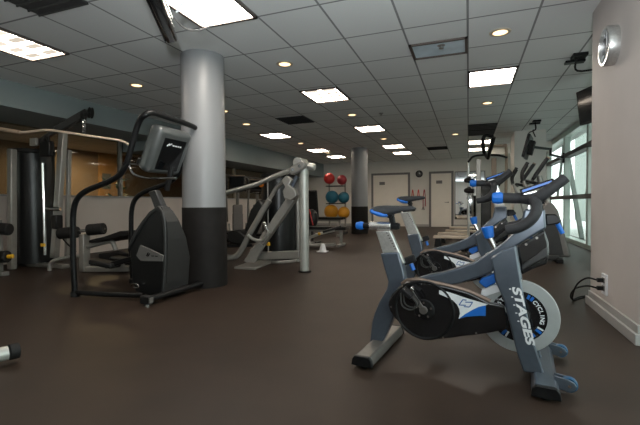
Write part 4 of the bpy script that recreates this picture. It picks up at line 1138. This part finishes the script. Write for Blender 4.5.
MB().bar((0.1, 9.55, 0.05), (0.1, 10.5, 0.05), 0.08, 0.1).bar((0.7, 9.55, 0.05), (0.7, 10.5, 0.05), 0.08, 0.1).bar((0.1, 10.0, 0.05), (0.7, 10.0, 0.05), 0.08, 0.1).build('base_frame', M_steelpaint, g, bevel=0.008)
MB().box((0.38, 10.05, 0.75), (0.22, 0.18, 1.3)).build('weight_cover', M_gloss, g, bevel=0.02)
MB().cyl((0.0, 9.8, 0.03), (0.0, 9.8, 2.0), 0.028, 12).build('thin_post', M_silver, g)
for z in (1.32, 1.55):
    MB().tube([(0.02, 9.75, z), (-0.05, 9.6, z - 0.05), (0.12, 9.55, z - 0.06)], 0.05, 12).build('pad', M_vinyl, g)

# low step platforms in a row before the mirror
for k, (px0, py0, px1, lab) in enumerate((( -0.75, 9.3, 0.0, 'nearest low beige topped step platform behind the second bike'),
                                          (-0.72, 10.3, -0.02, 'low beige step platform, second from the front of the row before the mirror'),
                                          (-0.60, 11.4, 0.2, 'low beige step platform, third of the row before the mirror'),
                                          (-0.55, 12.9, 0.25, 'farthest low beige step platform, closest to the mirror'))):
    g = thing('step_platform', lab, 'step bench', ((px0 + px1) / 2, py0, 0), group='step platforms before the mirror')
    MB().span((px0, py0, 0.20), (px1, py0 + 0.34, 0.25)).build('deck', M_beige, g, bevel=0.008)
    for x in (px0 + 0.02, px1 - 0.18):
        MB().prism([(x, 0.0), (x + 0.16, 0.0), (x + 0.13, 0.20), (x + 0.03, 0.20)], py0 + 0.01, py0 + 0.33).build('leg', M_black, g, bevel=0.008)

# ------------------------------------------------------------ ball rack and benches beside the far column
g = thing('ball_rack', 'open black upright rack holding exercise balls beside the far column', 'rack', (-4.05, 12.5, 0))
for x in (-4.42, -3.86):
    MB().bar((x, 12.75, 0), (x, 12.75, 1.72), 0.05, 0.05).build('upright', M_steelpaint, g, bevel=0.006)
for z in (0.50, 1.0, 1.58):
    MB().bar((-4.42, 12.45, z), (-3.86, 12.45, z), 0.03, 0.03).bar((-4.42, 12.70, z), (-3.86, 12.70, z), 0.03, 0.03).bar((-4.42, 12.75, z), (-4.42, 12.42, z), 0.03, 0.03).bar((-3.86, 12.75, z), (-3.86, 12.42, z), 0.03, 0.03).build('shelf_rails', M_darkgrey, g)
MB().bar((-4.42, 12.3, 0.03), (-4.42, 12.95, 0.03), 0.06, 0.06).bar((-3.86, 12.3, 0.03), (-3.86, 12.95, 0.03), 0.06, 0.06).build('feet', M_darkgrey, g)
for x, z, r, mt, lab in ((-4.36, 1.84, 0.185, M_red, 'bright red exercise ball, top left of the ball rack'),
                         (-3.92, 1.78, 0.165, M_red2, 'dark red exercise ball, top right of the ball rack'),
                         (-4.27, 1.22, 0.22, M_teal, 'teal exercise ball, left one on the middle shelf of the rack'),
                         (-3.86, 1.20, 0.19, M_teal, 'teal exercise ball, right one on the middle shelf, half hidden'),
                         (-4.30, 0.73, 0.24, M_gold, 'amber yellow exercise ball, left one on the lowest shelf'),
                         (-3.86, 0.70, 0.20, M_gold, 'amber yellow exercise ball, right one on the lowest shelf')):
    tag(MB().ball((x, 12.575, z), r, 28, 16).build('exercise_ball', mt, angle=180), lab, 'ball', 'exercise balls on the rack')

def bench(label, x0, x1, y, h, dark, tilt=0.0):
    g = thing('flat_bench', label, 'bench', ((x0 + x1) / 2, y, 0), group='workout benches by the ball rack')
    MB().box(((x0 + x1) / 2, y, h), (x1 - x0, 0.30, 0.075), Matrix.Rotation(tilt, 3, 'Y')).build('pad', dark, g, bevel=0.02, seg=3)
    MB().box(((x0 + x1) / 2, y, h - 0.06), ((x1 - x0) * 0.8, 0.07, 0.05), Matrix.Rotation(tilt, 3, 'Y')).build('rail', M_steelpaint, g, bevel=0.006)
    for x in (x0 + 0.15, x1 - 0.15):
        MB().bar((x, y, 0.05), (x, y, h - 0.07), 0.06, 0.06).build('leg', M_steelpaint, g, bevel=0.006)
        MB().box((x, y, 0.03), (0.07, 0.5, 0.06)).build('foot', M_steelpaint, g, bevel=0.01)
    return g
bench('near black flat bench right of the silver post', -3.75, -2.65, 8.9, 0.42, M_vinyl)
bench('black flat bench under the ball rack, just left of far column', -4.7, -3.55, 11.6, 0.55, M_vinyl)
g = thing('decline_bench', 'low slanted silver bench frame with yellow knob, near the silver post', 'bench', (-3.0, 8.2, 0))
MB().bar((-3.75, 8.15, 0.06), (-2.75, 8.3, 0.10), 0.26, 0.05).build('foot_frame', M_steelpaint, g, bevel=0.015)
MB().tube([(-3.3, 8.2, 0.08), (-3.35, 8.2, 0.22), (-3.05, 8.2, 0.34), (-2.75, 8.25, 0.42)], 0.035, 10).build('slanted_tube', M_silver, g)
MB().bar((-3.0, 8.2, 0.38), (-2.6, 8.3, 0.50), 0.2, 0.05).build('pad', M_vinyl, g, bevel=0.015)
MB().ball((-3.06, 8.12, 0.34), 0.035).build('knob', M_yellow, g)
g = thing('floor_lamp_cone', 'small white cone standing on floor right of the silver post', 'cone', (-2.83, 7.72, 0))
g.name = 'marker_cone'
MB().lathe([(0.075, 0.0), (0.07, 0.03), (0.045, 0.13), (0.03, 0.15), (0.001, 0.152)], (-2.83, 7.72, 0.02), seg=24).build('cone', M_white, g)
MB().span((-2.93, 7.62, 0), (-2.73, 7.82, 0.02)).build('base', M_white, g, bevel=0.005)
for x, y, lab in ((-4.35, 11.0, 'upright black bench back, left of the ball rack'), ):
    g = thing('upright_bench', lab, 'bench', (x, y, 0))
    MB().box((x, y, 0.98), (0.34, 0.09, 0.85), Matrix.Rotation(R(10), 3, 'X')).build('back_pad', M_vinyl, g, bevel=0.03, seg=3)
    MB().box((x, y - 0.3, 0.48), (0.32, 0.40, 0.08)).build('seat_pad', M_vinyl, g, bevel=0.02)
    MB().bar((x, y + 0.1, 0.05), (x, y + 0.05, 0.6), 0.06, 0.06).bar((x, y - 0.35, 0.05), (x, y - 0.3, 0.45), 0.06, 0.06).bar((x, y - 0.45, 0.04), (x, y + 0.3, 0.04), 0.08, 0.08).build('frame', M_steelpaint, g, bevel=0.006)
p = Vector([(-3.733,9.386,0)][0])
g = thing('punch_pad', 'black rounded upright pad with a red stripe, just right of the silver post', 'pad', p)
MB().ball((p.x, p.y, 0.62), 0.22, 24, 14, (0.75, 0.6, 1.1)).build('pad', M_vinyl, g)
MB().tube([(p.x - 0.02, p.y - 0.10, 0.86), (p.x + 0.02, p.y - 0.145, 0.74), (p.x + 0.06, p.y - 0.145, 0.58), (p.x + 0.08, p.y - 0.12, 0.46)], 0.014, 8).build('stripe', M_red, g)
MB().bar((p.x, p.y, 0), (p.x, p.y, 0.42), 0.06, 0.06).box((p.x, p.y, 0.02), (0.36, 0.36, 0.04)).build('stand', M_darkgrey, g)
